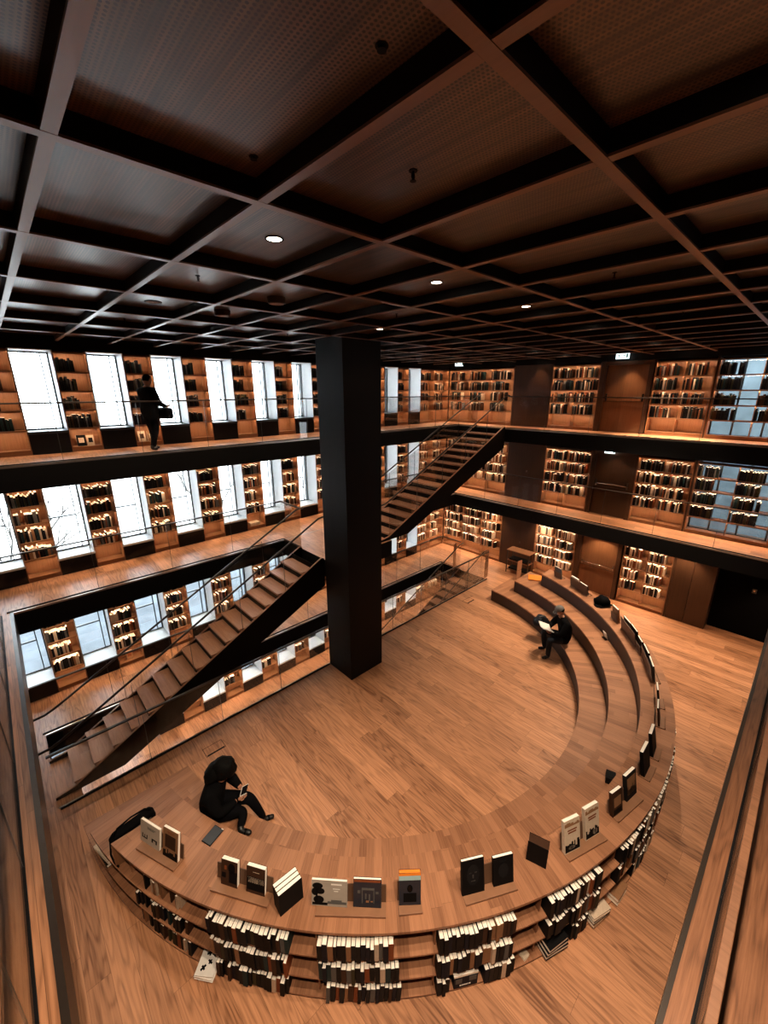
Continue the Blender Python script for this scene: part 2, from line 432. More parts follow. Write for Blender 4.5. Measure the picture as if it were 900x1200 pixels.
# ------------------------------------------------------------------ windows of the north wall
def window(i, k, z, lev, sill_h):
    x0 = WX0 + WPITCH * k; x1 = x0 + WW
    top = 2.075; dep = .62
    w = thing('window_%d' % i, (x0, NY, z), 'tall window of the %s level, %s from the left' % (lev, ORD[k + 2]), 'window', kind='structure')
    a = MB()   # splayed pale lining
    a.box(-.02, 0, 0, dep, sill_h, top); a.box(WW, WW + .02, 0, dep, sill_h, top); a.box(-.02, WW + .02, 0, dep, top, top + .02)
    a.build('window_lining', [M['jamb']], w)
    MB().box(-.02, WW + .02, -.01, dep, sill_h - .05, sill_h).build('sill', [M['jamb'] if z < L3 else M['frame']], w, bevel=.004)
    MB().box(-.01, WW + .01, .0, .05, .0, sill_h - .05).build('kick_panel', [M['black']], w)
    f = MB(); g0, g1 = dep - .05, dep; s = .028
    f.box(0, s, g0, g1, sill_h, top); f.box(WW - s, WW, g0, g1, sill_h, top)
    f.box(s, WW - s, g0, g1, sill_h, sill_h + s); f.box(s, WW - s, g0, g1, top - s, top)
    f.box(WW - .15, WW - .13, g0 - .01, g1, sill_h + s, top - s)
    if z < L3: f.box(s, WW - .15, g0 - .01, g1, sill_h + .80, sill_h + .83)
    f.build('window_frame', [M['frame']], w)
    MB().box(s, WW - s, dep - .03, dep - .018, sill_h + s, top - s).build('pane', [M['pane']], w)
    if z == L3 and k < 2:
        b = MB()
        for q in range(9 if k < 1 else 6):
            xx = .05 + (.052 if k < 1 else .04) * q
            b.box(xx, xx + .012, dep - .10, dep - .06, sill_h + .03, top - .01)
        b.build('blind', [M['slat']], w)
wi = 1
WIN = []
for z, lev in levels:
    for k in range(-1, 10):
        if z == LB and k < 1: continue
        sh = .47 if z == L3 else .40
        window(wi, k, z, lev, sh); WIN.append((WX0 + WPITCH * k, z, sh)); wi += 1

# ------------------------------------------------------------------ bookcases
LEVZ = [.10, .505, .895, 1.285, 1.67, 2.065]
def bookcase(name, W, ncol, back=True, D_=.31):
    r = thing(name, (0, 0, 0), 'x', 'bookcase')
    t = .022
    for xx in (0, W - t): MB().box(xx, xx + t, 0, D_, 0, 2.09).build('side_panel', [M['shelf']], r)
    if back: MB().box(t, W - t, D_ - .015, D_, .06, 2.065).build('back_panel', [M['shelf']], r)
    MB().box(t, W - t, .015, .04, 0, .078).build('plinth', [M['shelf_x']], r)
    cw = (W - 2 * t) / ncol
    for c in range(1, ncol):
        MB().box(t + cw * c - .009, t + cw * c + .009, .03, D_ - .016, .10, 2.065).build('divider', [M['shelf']], r)
    for i, z in enumerate(LEVZ):
        s = MB(); s.box(t, W - t, .0, D_ - .016, z - .022, z)
        if i: s.box(t, W - t, .0, .012, z - .034, z - .022)
        s.build('shelf', [M['shelf_x']], r)
        if i:
            MB().box(t + .02, W - t - .02, .014, .030, z - .031, z - .023).build('light_strip', [M['led']], r)
    return r
# loose books of all the wall bookcases go into one mesh
WB = MB(); WCOL = ['black', 'charcoal', 'navy', 'brown', 'tan', 'grey', 'cream', 'teal', 'rust', 'olive']
WDARK = [0, 0, 0, 1, 1, 2, 2, 3, 7, 9, 5]; WMIX = [0, 0, 1, 1, 2, 3, 4, 5, 6, 6, 8, 7]; WLIGHT = [0, 1, 6, 6, 6, 4, 5, 3, 6, 8]
def fill_row(T, x0, x1, z, frac, pal, hmax=.33, right=False, hmin=.20):
    x = x0 + .006; end = x0 + (x1 - x0) * frac
    if right: x, end = x1 - (x1 - x0) * frac, x1 - .005
    lean = 0
    while x < end - .02:
        w = random.uniform(.018, .048); h = min(hmax, random.uniform(hmin, hmin + .09)); d = random.uniform(.17, .235)
        c = random.choice(pal)
        if x + w > end: break
        y0 = random.uniform(.035, .06)
        if random.random() < .05: x += random.uniform(.02, .07); continue
        TT = T
        if random.random() < .10 and x + w + .06 < end:
            a = random.uniform(-.22, -.08)
            TT = T @ Matrix.Translation((x + w, 0, z)) @ Matrix.Rotation(-a, 4, 'Y') @ Matrix.Translation((-x - w, 0, -z)) if False else T
        WB.box(x, x + w - .002, y0, y0 + d, z + .001, z + h, [c, 10, c, c, c, c], TT)
        x += w
def face_out(T, x, z, w, h, c, c2):
    R = T @ Matrix.Translation((x, .10, z + .003)) @ Matrix.Rotation(-.18, 4, 'X')
    WB.box(0, w, 0, .025, 0, h, [c, 10, c, 10, c, 10], R)
    WB.box(w * .2, w * .8, -.002, 0, h * .3, h * .75, c2, R)
NW = WPITCH - WW - .008
proto = bookcase('bookcase', NW, 1); pk = list(kids(proto))
first = True
for z, lev in levels:
    for k in range(-1, 9):
        if z == LB and k < 1: continue
        x = WX0 + WPITCH * k + WW + .004
        lab = 'narrow oak bookcase on the %s level between the %s and %s windows' % (lev, ORD[k + 2], ORD[k + 3])
        if first: o = proto; o.location = (x, NY, z); o['label'] = lab; o['group'] = 'narrow bookcases of the window wall'; first = False
        else: o = dup(proto, (x, NY, z), lab, group='narrow bookcases of the window wall', kidlist=pk)
        T = Matrix.Translation((x, NY, z))
        a, b = .026, NW - .026
        if z == L3:
            for r in (4, 3, 2, 1):
                fill_row(T, a, b, LEVZ[r], random.uniform(.45, .75) if r != 1 else random.uniform(.5, .95), WDARK, .30)
            if k == 0: face_out(T, a + .10, LEVZ[0], .17, .24, 0, 6); face_out(T, a + .29, LEVZ[0], .13, .23, 6, 1)
            if k == 1: face_out(T, a + .06, LEVZ[0], .15, .25, 6, 3); face_out(T, a + .26, LEVZ[0], .17, .24, 4, 6)
        elif z == LB:
            for r in (4, 3, 2, 1): fill_row(T, a, b, LEVZ[r], random.uniform(.6, .9), WMIX, .27)
        else:
            fill_row(T, a, b, LEVZ[4], random.uniform(.8, 1.0), WDARK, .30)
            for r in (3, 2, 1): fill_row(T, a, b, LEVZ[r], random.uniform(.78, .97), WMIX, .285)
            if z == L2 and k == 3:
                for q in range(3): WB.box(a + .1, a + .4, .05, .26, LEVZ[0] + .03 * q, LEVZ[0] + .03 * q + .027, [6, 6, 6, 10, 6, 6], T)
            if z == L1 and k == 0: face_out(T, a + .18, LEVZ[0], .14, .22, 4, 8)
# wide corner bookcases at the end of the window wall
xw = WX0 + WPITCH * 9 + WW + .004; WWD = EX - xw - .01
for z, lev in levels:
    o = bookcase('bookcase', WWD, 2); o.location = (xw, NY, z)
    o['label'] = 'two-column oak bookcase in the far corner of the %s level, window side' % lev
    T = Matrix.Translation((xw, NY, z)); cw = (WWD - .044) / 2
    for r in (4, 3, 2, 1):
        for c in range(2): fill_row(T, .03 + cw * c, .02 + cw * (c + 1), LEVZ[r], random.uniform(.55, .8), WMIX if z == L3 else WLIGHT, .29)
# wide bookcases on the east wall (front faces -X)
def eastcase(y1, y0, z, ncol, label, pal, lo, hi, back=True, rows=(4, 3, 2, 1)):
    W = y1 - y0
    o = bookcase('bookcase', W, ncol, back); o.location = (EX, y1, z); o.rotation_euler = (0, 0, -PI / 2); o['label'] = label
    T = Matrix.Translation((EX, y1, z)) @ Matrix.Rotation(-PI / 2, 4, 'Z'); cw = (W - .044) / ncol
    for r in rows:
        for c in range(ncol): fill_row(T, .026 + cw * c + .01, .018 + cw * (c + 1), LEVZ[r], random.uniform(lo, hi), pal, .34, hmin=.24)
    return o
eastcase(11.15, 8.20, L3, 3, 'wide three-column bookcase at the far corner of the top gallery', WMIX, .55, .8)
eastcase(6.76, 5.22, L3, 2, 'bookcase on the top gallery between the dark panel and the door', WMIX, .7, .95)
eastcase(3.72, 2.30, L3, 2, 'bookcase on the top gallery just past the door, bottom shelf empty', WMIX, .55, .9)
eastcase(11.15, 8.20, L2, 3, 'wide bookcase at the far corner of the middle gallery behind the stair', WLIGHT, .75, .95)
eastcase(6.70, 5.12, L2, 2, 'middle gallery bookcase between the dark panel and the door', WMIX, .8, .97)
eastcase(3.75, 2.32, L2, 2, 'middle gallery bookcase just past the dark door', WMIX, .85, .98)
eastcase(11.15, 8.20, L1, 3, 'wide bookcase at the far corner of the hall beside the small cart', WLIGHT, .6, .9)
eastcase(6.76, 5.24, L1, 2, 'hall bookcase left of the single door with the push bar', WLIGHT, .75, .97)
eastcase(3.70, 2.33, L1, 2, 'hall bookcase right of the push bar door, empty bottom shelf', WLIGHT, .6, .9)
# open bookcases in front of the east windows
for z, lev in ((L3, 'top'), (L2, 'middle')):
    eastcase(2.26, .42, z, 2, 'open shelves of dark books in front of the pale %s gallery window' % lev, WDARK, .5, .75, back=False)
    eastcase(.42, -1.45, z, 2, 'open shelves continuing to the frame edge on the %s gallery' % lev, WDARK, .4, .75, back=False)
    w = thing('window_%d' % wi, (EX + .36, -1.45, z), 'wide pale window behind the open shelves of the %s gallery' % lev, 'window', kind='structure'); wi += 1
    f = MB()
    for yy in (0, .62, 1.26, 1.92, 2.55, 3.18, 3.66): f.box(0, .05, yy, yy + .045, .10, 2.07)
    f.box(.001, .05, 0, 3.7, .07, .10); f.box(.001, .05, 0, 3.7, 2.07, 2.1)
    f.build('window_frame', [M['frame']], w)
    MB().box(.055, .066, 0, 3.7, .07, 2.1).build('pane', [M['pane']], w)
def curved_fill(a0, a1, tier):
    a = a0
    while a < a1:
        w = random.uniform(.03, .055); h = random.uniform(.235, .30); c = random.choice(WMIX)
        T = Matrix.Translation((AC[0], AC[1], (.037, H1 + .002, H2 + .002)[tier])) @ Matrix.Rotation(math.radians(a), 4, 'Z')
        if random.random() > .1: WB.box(RO - .22, RO + random.uniform(-.01, .015), 0, w - .003, 0, h, [c, 10, c, c, c, c], T)
        a += math.degrees(w / RO)
for r_0, r_1, t_0 in ((-96.2, -92.6, 2), (-101.7, -92.2, 1), (-91.6, -80.5, 2), (-91.6, -84.5, 1), (-97.0, -90.3, 0), (-79, -70, 2)): curved_fill(r_0, r_1, t_0)
WB.build('books', [M['bk_' + c] for c in WCOL] + [M['page']])
tag(D.objects['books'], 'rows of small upright books filling the lit wall bookcases', 'books', kind='stuff')

# east wall panelling, doors
def epanel(y0, y1, z, h, mat, name, label, x0=EX):
    global n_
    struct(name, MB().box(x0, EX + .449, y0, y1, z, z + h), [mat], label, bevel=.004)
pn = 1
for z, h, lev in ((L3, 2.13, 'top gallery'), (L2, 2.2, 'middle gallery'), (L1, 2.3, 'hall')):
    for (a, b, what) in ((6.765 + .003, 8.195, 'beside the wide corner bookcase'), (5.105, 5.215, 'at the left jamb of the door'), (3.755, 3.83, 'at the right jamb of the door')):
        if z == L2 and a < 6.9 and a > 6.5: a = 6.705
        if z == L2 and 5 < a < 5.2: a, b = 5.03, 5.117
        epanel(a, b, z, h, M['panel'], 'wall_panel_%d' % pn, 'timber wall panel %s in the %s' % (what, lev)); pn += 1
    epanel(2.27, 2.315 if z else 2.325, z, h, M['panel'], 'wall_panel_%d' % pn, 'narrow timber post after the third bookcase of the %s' % lev); pn += 1
epanel(1.805, 2.265, L1, 2.3, M['panel'], 'wall_panel_%d' % pn, 'tall timber cupboard front beside the third hall bookcase'); pn += 1
epanel(1.27, 1.795, L1, 2.3, M['panel'], 'wall_panel_%d' % pn, 'tall timber panel at the edge of the black opening'); pn += 1
# black opening in the hall's east wall: a recess with a dark lift lobby
m = MB(); m.box(EX + .40, EX + .44, -3.1, 1.26, L1, 2.4); m.box(EX, EX + .40, -3.1, 1.26, 2.0, 2.4)
struct('wall_recess', m, [M['blackmatte']], 'black recess in the hall wall right of the timber panels')
sgn = thing('door_sign', (EX + .39, .42, 1.42), 'tiny grey button plate inside the black recess', 'sign', -PI / 2)
MB().box(-.05, .05, -.008, .004, -.05, .08).build('plate', [M['bk_grey']], sgn)
MB().disc((0, 0, 0), .025, .008, 16, 0, Matrix.Translation((0, -.008, .02)) @ Matrix.Rotation(PI / 2, 4, 'X')).build('button', [M['steel']], sgn)

def door(i, ya, yb, z, label, mat, lit=True):
    w = ya - yb
    d = thing('door_%d' % i, (EX, ya, z), label, 'door', -PI / 2, kind='structure')
    f = MB(); f.box(0, .05, .0, .2, 0, 2.02); f.box(w - .05, w, .0, .2, 0, 2.02); f.box(0, w, 0, .2, 2.02, 2.12)
    f.build('door_frame', [M['panel']], d)
    MB().box(.052, w - .052, .10, .15, .01, 2.015).build('door_leaf', [mat], d)
    MB().box(.052, w - .052, .09, .10, .93, .95).build('door_rail', [M['panel']], d)
    b = MB(); b.tube([(.12, .03, 1.06), (w - .12, .03, 1.06)], .016, 10)
    for xx in (.12, w - .12):
        b.tube([(xx, .10, 1.06), (xx, .02, 1.06)], .014, 8); b.box(xx - .025, xx + .025, .085, .10, .95, 1.17)
    b.build('push_bar', [M['steel']], d)
    return d
door(1, 5.10, 3.83, L3, 'timber double-width door on the top gallery lit from above', M['door'])
door(2, 5.02, 3.83, L2, 'dark unlit timber door on the middle gallery', M['panel'])
door(3, 5.10, 3.83, L1, 'glowing oak door with push bar on the hall floor', M['door'])
# door knobs on the dark panels
for z, nm in ((L2, 'middle gallery'), (L1, 'hall')):
    k_ = thing('panel_lock', (EX, 7.35, z + 1.1), 'small round lock on the dark panel of the %s' % nm, 'lock', -PI / 2)
    MB().disc((0, 0, 0), .03, .012, 16, 0, Matrix.Rotation(PI / 2, 4, 'X')).build('rose', [M['steel']], k_)
    MB().ball((0, -.03, 0), .02).build('knob', [M['steel']], k_)

# exit signs
def exit_sign(loc, rz, label, w=.36, top=.26):
    s = thing('exit_sign', loc, label, 'sign', rz)
    MB().box(-w / 2, w / 2, -.02, .02, 0, .17).build('sign_case', [M['signlit']], s, bevel=.004)
    p = MB(); y0, y1 = -.026, -.0205
    # running figure
    p.box(-.10, -.075, y0, y1, .115, .14)
    p.prism([(-.115, .112), (-.085, .112), (-.065, .07), (-.09, .065)], y1 - y0, 'y', 0, None, y0)
    p.prism([(-.09, .07), (-.065, .07), (-.035, .04), (-.045, .03)], y1 - y0, 'y', 0, None, y0)
    p.prism([(-.09, .07), (-.075, .06), (-.105, .03), (-.125, .032)], y1 - y0, 'y', 0, None, y0)
    p.prism([(-.115, .11), (-.14, .085), (-.13, .08), (-.105, .1)], y1 - y0, 'y', 0, None, y0)
    # arrow and doorway
    p.prism([(.00, .075), (.05, .075), (.05, .055), (.085, .085), (.05, .115), (.05, .095), (.00, .095)], y1 - y0, 'y', 0, None, y0)
    p.box(.105, .15, y0, y1, .03, .14)
    p.build('pictogram', [M['signink']], s)
    MB().box(-.01, .01, -.008, .008, .17, top).build('bracket', [M['black']], s)
exit_sign((EX - .14, 4.60, 7.755), -PI / 2, 'lit exit sign above the top gallery door')
exit_sign((13.6, 10.2, 7.755), -PI / 4, 'small lit exit sign near the far corner of the top gallery', .30)
exit_sign((EX - .12, 4.55, L2 + 2.08), -PI / 2, 'lit exit sign half hidden above the middle gallery door', .30, .196)

# ------------------------------------------------------------------ balustrades
def balustrade(name_label, pts, z, h=1.1, joints=1.35, railmat='rail', base=True, glass=True):
    """pts: plan polyline; flat metal handrail on frameless glass, one child pane per panel"""
    b = thing('glass_balustrade', (pts[0][0], pts[0][1], z), name_label, 'balustrade')
    o = Vector((pts[0][0], pts[0][1], z))
    P = [Vector((p[0], p[1], z)) - o for p in pts]
    rl = MB()
    for i in range(len(P) - 1):
        d = (P[i + 1] - P[i]); L = d.length; a = math.atan2(d.y, d.x)
        T = Matrix.Translation(P[i]) @ Matrix.Rotation(a, 4, 'Z')
        rl.box(-.02 if i else 0, L + (.02 if i < len(P) - 2 else 0), -.024, .024, h - .018, h + .012, 0, T)
        n = max(1, round(L / joints)); w = L / n
        for q in range(n):
            if glass: MB().box(q * w + .004, (q + 1) * w - .004, -.006, .006, .0, h - .02, 0, T).build('glass_panel', [M['glass']], b)
        if glass:
            for q in range(1, n): MB().box(q * w - .0035, q * w + .0035, -.0065, .0065, 0.0, h - .02, 0, T).build('glass_joint', [M['joint']], b)
            MB().box(0, L, -.016, .016, -.0, .022, 0, T).build('base_channel', [M['black']], b)
    rl.build('handrail', [M[railmat]], b, bevel=.004)
    return b
balustrade('glass balustrade of the top gallery along the windows and doors', [(-.5, VN + .04), (VE + .04, VN + .04), (VE + .04, 8.98)], L3, 1.075)
balustrade('glass balustrade of the top gallery along the door wall past the stair', [(VE + .04, 7.74), (VE + .04, -2.0)], L3, 1.075)
balustrade('glass balustrade of the middle gallery along the left windows', [(VW - .04, VN + .04), (5.38, VN + .04), (5.38, 8.93)], L2, 1.1)
balustrade('glass balustrade of the middle gallery behind the column', [(7.48, VN - .02), (7.48, VN + .04), (VE + .04, VN + .04), (VE + .04, -.02)], L2, 1.1)
balustrade('glass balustrade of the ground floor strip under the windows', [(VW - .04, VN + .04), (GX + .04, VN + .04), (GX + .04, 8.90)], L1, 1.15)
balustrade('glass balustrade along the hall floor edge left of the column', [(VW + .02, GY - .03), (5.22, GY - .03)], L1, 1.12)
balustrade('glass balustrade along the hall floor edge right of the column', [(6.28, GY - .03), (GX + .02, GY - .03)], L1, 1.12)
balustrade('glass balustrade of the near left gallery edge', [(VW - .12, VS - .2), (VW - .12, VN - .05)], L2, 1.05, 1.35, 'railwood_dimmed')
balustrade('glass balustrade of the near right gallery edge', [(VW - .05, VS - .14), (VE - .1, VS - .14)], L2, 1.05, 1.35, 'railwood_dimmed')
balustrade('balustrade on the lower level beside the descending stair', [(-.4, GY + .05), (5.35, GY + .05), (5.35, 8.05)], LB, 1.1, glass=False)

# ------------------------------------------------------------------ stairs
def staircase(label, x0, z0, x1, z1, n, y0, y1, lead=0.0, dark=False, glass=True, sdrop=.5):
    """closed string stair rising along +X with n risers between floors z0 and z1"""
    s = thing('staircase', (x0, y0, z0), label, 'staircase')
    W = y1 - y0; rise = (z1 - z0) / n; going = (x1 - x0) / n
    tk = .035
    for k in range(n - 1):
        xa = going * k; za = rise * (k + 1)
        MB().box(xa - .012, xa + going + .01, tk + .001, W - tk - .001, za - .04, za).build('tread', [M['step']], s)
    rb = MB()
    for k in range(n):
        xa = going * k
        rb.box(xa, xa + .012, tk + .001, W - tk - .001, rise * k + (.001 if k == 0 else 0.0), rise * (k + 1) - .041)
    rb.build('riser', [M['fascia']], s)
    L, H = x1 - x0, z1 - z0; sl = rise / going; up = .10
    for yy in (0, W - tk):
        top = [(-.35 if not lead else -lead, .06), (.0 - .02, .06 + .0), (.0, up), (L, H + up * .6), (L, H - sdrop), (sdrop / sl * .62, -.0)]
        poly = [(-.30, 0.0), (-.30, .05), (-.02, .09), (L - going * .2, H + .05), (L, H + .02), (L, H - ST - .25), (L - .05, H - ST - .27), (.75, .0)]
        MB().prism(poly, tk, 'y', 0, None, yy).build('stringer', [M['fascia']], s)
        cap = [(-.30, .05), (-.02, .09), (L - going * .2, H + .05), (L, H + .02), (L, H + .035), (L - going * .2, H + .065), (-.02, .105), (-.30, .065)]
        MB().prism(cap, tk + .008, 'y', 0, None, yy - .004).build('stringer_cap', [M['rail'] if dark else M['step']], s)
        hy = yy + tk / 2
        hr = 1.06
        pts = [(-.42, hy, hr - .02), (-.18, hy, hr + .0), (-.02, hy, hr + .06), (L - .1, hy, H + 1.08), (L + .12, hy, H + 1.1)]
        MB().tube(pts, .022, 10).build('handrail', [M['rail']], s)
        if glass:
            for q in range(5):
                a, b = L * q / 5, L * (q + 1) / 5 - .008
                MB().prism([(a, a * sl + .09), (b, b * sl + .09), (b, b * sl + 1.03), (a, a * sl + 1.03)], .012, 'y', 0, None, hy - .006).build('glass_panel', [M['glass']], s)
            for q in range(1, 5):
                a = L * q / 5 - .006; MB().box(a, a + .007, hy - .0065, hy + .0065, a * sl + .1, a * sl + 1.05).build('glass_joint', [M['joint']], s)
    return s
staircase('long staircase left of the column rising from hall to middle gallery', -.154, L1, 5.36, L2, 17, 7.86, 8.90)
staircase('staircase right of the column rising to the top gallery', 7.50, L2, 12.80 + .38, L3, 16, 7.74, 8.94)
staircase('short dark staircase going down to the lower level', 7.0, LB, 12.10 + .39, L1, 15, 7.75, 8.86, dark=True)
# landing slab at the foot of the long stair
struct('trim_%d' % n_, MB().box(VW, -.1, GY + .031, 8.95, L1 - ST, L1 - .001, [1, 0, 1, 1, 1, 1]), [M['floor'], M['fascia']], 'oak landing at the foot of the long stair'); n_ += 1

# ------------------------------------------------------------------ the amphitheatre
amp = thing('curved_bench', (0, 0, 0), 'semicircular three-step oak seating with bookshelves on its outer side', 'seating')
RI = RO - .33
tk = .038
MB().sector(R1, R2 + .0, CUT1, CUT1, H1 - tk, H1).build('seat_tread', [M['tread']], amp)
MB().sector(R2, R3 + .0, CUT2, CUT2, H2 - tk, H2).build('seat_tread', [M['tread']], amp)
MB().sector(R3, RO - .015, CUT3, CUT3, H3 - tk, H3, 140).build('top_board', [M['tread']], amp)
# the parts of the lower steps that run on past the upper ones
for (lo, hi, r0, z, q) in ((CUT3, CUT2, R3, H2, 1), (CUT2, CUT1, R2, H1, 2)):
    for side in (0, 1):
        b = MB(); vs = []; n = 10
        for i in range(n + 1):
            y = lo + (hi - lo) * i / n
            for r in (r0, RO):
                dx = math.sqrt(r * r - (y - AC[1]) ** 2); x = AC[0] + (dx if side else -dx)
                vs += [(x, y, z - tk), (x, y, z)]
        fs = []
        for i in range(n):
            a, c = 4 * i, 4 * (i + 1)
            fs += [(a, a + 1, c + 1, c), (a + 2, c + 2, c + 3, a + 3), (a + 1, a + 3, c + 3, c + 1), (a, c, c + 2, a + 2)]
        fs += [(0, 2, 3, 1), (4 * n, 4 * n + 1, 4 * n + 3, 4 * n + 2)]
        b.add(vs, fs); b.build('seat_tread', [M['tread']], amp)
for (r, c, z0, z1) in ((R1, CUT1, 0, H1 - tk), (R2, CUT2, H1, H2 - tk), (R3, CUT3, H2, H3 - tk)):
    MB().sector(r + .012, r + .035, c - .0, c, z0, z1).build('riser', [M['riser']], amp)
# straight end panels
for (c, r0, z0, z1) in ((CUT1, R1, 0, H1 - tk), (CUT2, R2, H1, H2 - tk), (CUT3, R3, H2, H3 - tk)):
    for side in (0, 1):
        xa = math.sqrt((r0 + .03) ** 2 - (c - AC[1]) ** 2); xb = math.sqrt((RI if c != CUT3 else RO - .01) ** 2 - (c - AC[1]) ** 2)
        X = sorted((AC[0] + (xa if side else -xa), AC[0] + (xb if side else -xb)))
        MB().box(X[0], X[1], c - .03, c - .004, z0, z1).build('end_panel', [M['door']], amp)
# outer bookshelves
SHZ = [.035, H1, H2]
MB().sector(RI - .02, RI, CUT1 - .03, CUT1 - .03, 0, H1 - tk, 120).build('back_panel', [M['tread']], amp)
MB().sector(RI - .02, RI, CUT2 - .03, CUT2 - .03, H1, H2 - tk, 120).build('back_panel', [M['tread']], amp)
MB().sector(RI - .02, RI, CUT3 - .03, CUT3 - .03, H2, H3 - tk, 120).build('back_panel', [M['tread']], amp)
MB().sector(RI, RO - .005, CUT1, CUT1, .012, .035, 120).build('shelf', [M['tread']], amp)
MB().sector(RI, RO, CUT2, CUT2, H1 - .024, H1 - .001, 120).build('shelf', [M['tread']], amp)
MB().sector(RI, RO, CUT3, CUT3, H2 - .024, H2 - .001, 120).build('shelf', [M['tread']], amp)
MB().sector(RO - .03, RO - .006, CUT1, CUT1, .0, .012, 120).build('plinth', [M['black']], amp)
for q in range(-162, 20, 12):
    a = math.radians(q)
    T = Matrix.Translation((AC[0], AC[1], 0)) @ Matrix.Rotation(a, 4, 'Z')
    for (za, zb) in ((.036, H1 - .025), (H1, H2 - .025), (H2, H3 - tk)):
        MB().box(RI + .002, RO - .07, -.009, .009, za, zb, 0, T).build('divider', [M['tread']], amp)

# ------------------------------------------------------------------ books
NB = [0]
def book(loc, rz, w, d, h, col, label, group, tilt=0.0, lean=0.0, pages='page', name='book', cover_art=None):
    """upright book. local: thickness along x, depth along +y (spine at y=0), height z"""
    t = .003
    c = MB()
    c.box(0, w, 0, t, 0, h); c.box(0, t, t, d, 0, h); c.box(w - t, w, t, d, 0, h)
    o = c.build(name, [M['bk_' + col] if ('bk_' + col) in M else M[col]])
    o.matrix_world = Matrix.Translation(loc) @ Matrix.Rotation(rz, 4, 'Z') @ Matrix.Rotation(lean, 4, 'Y') @ Matrix.Rotation(tilt, 4, 'X')
    MB().box(t, w - t, t, d - .006, .003, h - .004).build('pages', [M[pages]], o)
    tag(o, label, 'book', group); NB[0] += 1
    return o
def polar(deg, r, z): a = math.radians(deg); return Vector((AC[0] + r * math.cos(a), AC[1] + r * math.sin(a), z))
PAL = ['black'] * 13 + ['charcoal'] * 5 + ['navy'] * 3 + ['brown'] * 3 + ['tan'] * 2 + ['grey'] + ['cream', 'teal', 'rust', 'olive']
CN = dict(black='black', charcoal='charcoal', navy='dark navy', brown='dark brown', tan='tan', grey='grey', cream='cream', teal='dark teal', rust='rust red', olive='dark olive')
TIER = ['bottom', 'middle', 'top']
def shelf_row(a0, a1, tier, anchor, lean0=0.0, thick=(.036, .060), pal=PAL, hh=(.225, .285), gaps=0.0, grp='', back=0.0):
    """books from angle a0 to a1 (left to right seen from outside) on a tier of the curved shelves"""
    a = a0; i = 0
    z = SHZ[tier]
    lean = lean0
    while True:
        w = random.uniform(*thick); h = random.uniform(*hh); d = random.uniform(.19, .25)
        da = math.degrees((w + .0025) / (RO - .05))
        if a + da > a1: break
        if gaps and random.random() < gaps: a += da * 1.2; continue
        col = random.choice(pal); i += 1
        r = RO + random.uniform(.005, .04) - back
        mid = a + da / 2
        p = polar(mid, r, z + .0015)
        # local +y points inward, local +x to the right seen from outside
        rz = math.radians(mid) + PI / 2
        M_ = Matrix.Rotation(rz, 3, 'Z')
        p = p + M_ @ Vector((-w / 2, 0, 0))
        if lean:
            p = p + Vector((0, 0, abs(math.sin(lean)) * w if lean > 0 else 0.0))
            a += math.degrees(abs(math.sin(lean)) * .04 / RO)
        book(p, rz, w, d, h, col, '%s book, %s from left, %s curved shelf below %s' % (CN[col], ORD[i], TIER[tier], anchor),
             'books on the curved shelves', lean=lean)
        a += da
SH = [('the pale two-book stand', -161, -151.6), ('the two-portrait stand', -148.6, -140.2), ('the landscape-cover stand', -138, -129.6),
      ('the two black books', -125.8, -117.2), ('the twin cream books', -113.4, -105.5), ('the two thin tilted books', -103.6, -94.5)]
A_ = SH[0][0]
shelf_row(-159.5, -151.8, 2, A_, .10, (.02, .04), ['cream', 'tan', 'tan', 'black', 'brown', 'cream'], gaps=.5, back=.07)
shelf_row(-161.0, -152.6, 1, A_, .10, (.03, .05), gaps=.3, back=.04)
shelf_row(-161.5, -152.8, 0, A_, .10, (.03, .05), gaps=.3, back=.04)
B_ = SH[1][0]
shelf_row(-149.7, -140.3, 2, B_); shelf_row(-149.7, -140.7, 1, B_); shelf_row(-149.3, -141.0, 0, B_, .06)
C_ = SH[2][0]
shelf_row(-137.8, -130.0, 2, C_); shelf_row(-137.8, -129.4, 1, C_); shelf_row(-137.2, -129.3, 0, C_, .06, gaps=.08)
D_ = SH[3][0]
shelf_row(-125.8, -117.2, 2, D_); shelf_row(-125.9, -117.3, 1, D_)
shelf_row(-125.8, -124.3, 0, D_); 
shelf_row(-120.6, -116.9, 0, 'the shorter black book')
E_ = SH[4][0]
shelf_row(-113.5, -105.6, 2, E_); shelf_row(-113.3, -105.3, 1, E_); shelf_row(-109.4, -106.6, 0, E_)
F_ = SH[5][0]
shelf_row(-101.8, -96.5, 2, F_)

# flat books, boxes and leftovers on the low shelf
def flat_book(deg, r, z, w, d, t, col, label, rz=0.0, art=None):
    o = MB().box(-w / 2, w / 2, -d / 2, d / 2, t - .004, t).box(-w / 2, w / 2, -d / 2, d / 2, 0, .004).box(-w / 2, w / 2, d / 2 - .004, d / 2, .004, t - .004).build('book', [M[col]])
    o.location = polar(deg, r, z + .002); o.rotation_euler = (0, 0, math.radians(deg) + PI / 2 + rz)
    MB().box(-w / 2 + .006, w / 2 - .006, -d / 2 + .006, d / 2 - .005, .0045, t - .0045).build('pages', [M['page']], o)
    if art:
        b = MB()
        for (x, y, s, a) in art:
            T = Matrix.Translation((x, y, t)) @ Matrix.Rotation(a, 4, 'Z')
            b.box(-s, s, -s * .35, s * .35, 0, .0012, 0, T); b.box(-s * .3, s * .3, -s * .8, s * .8, 0, .0011, 0, T)
        b.build('cover_marks', [M['bk_black']], o)
    tag(o, label, 'book', 'books lying on the low shelves')
    return o
art = [(-.02, .07, .035, .4), (.02, -.01, .03, -.5), (-.04, -.07, .035, .9), (.06, .05, .02, .2)]
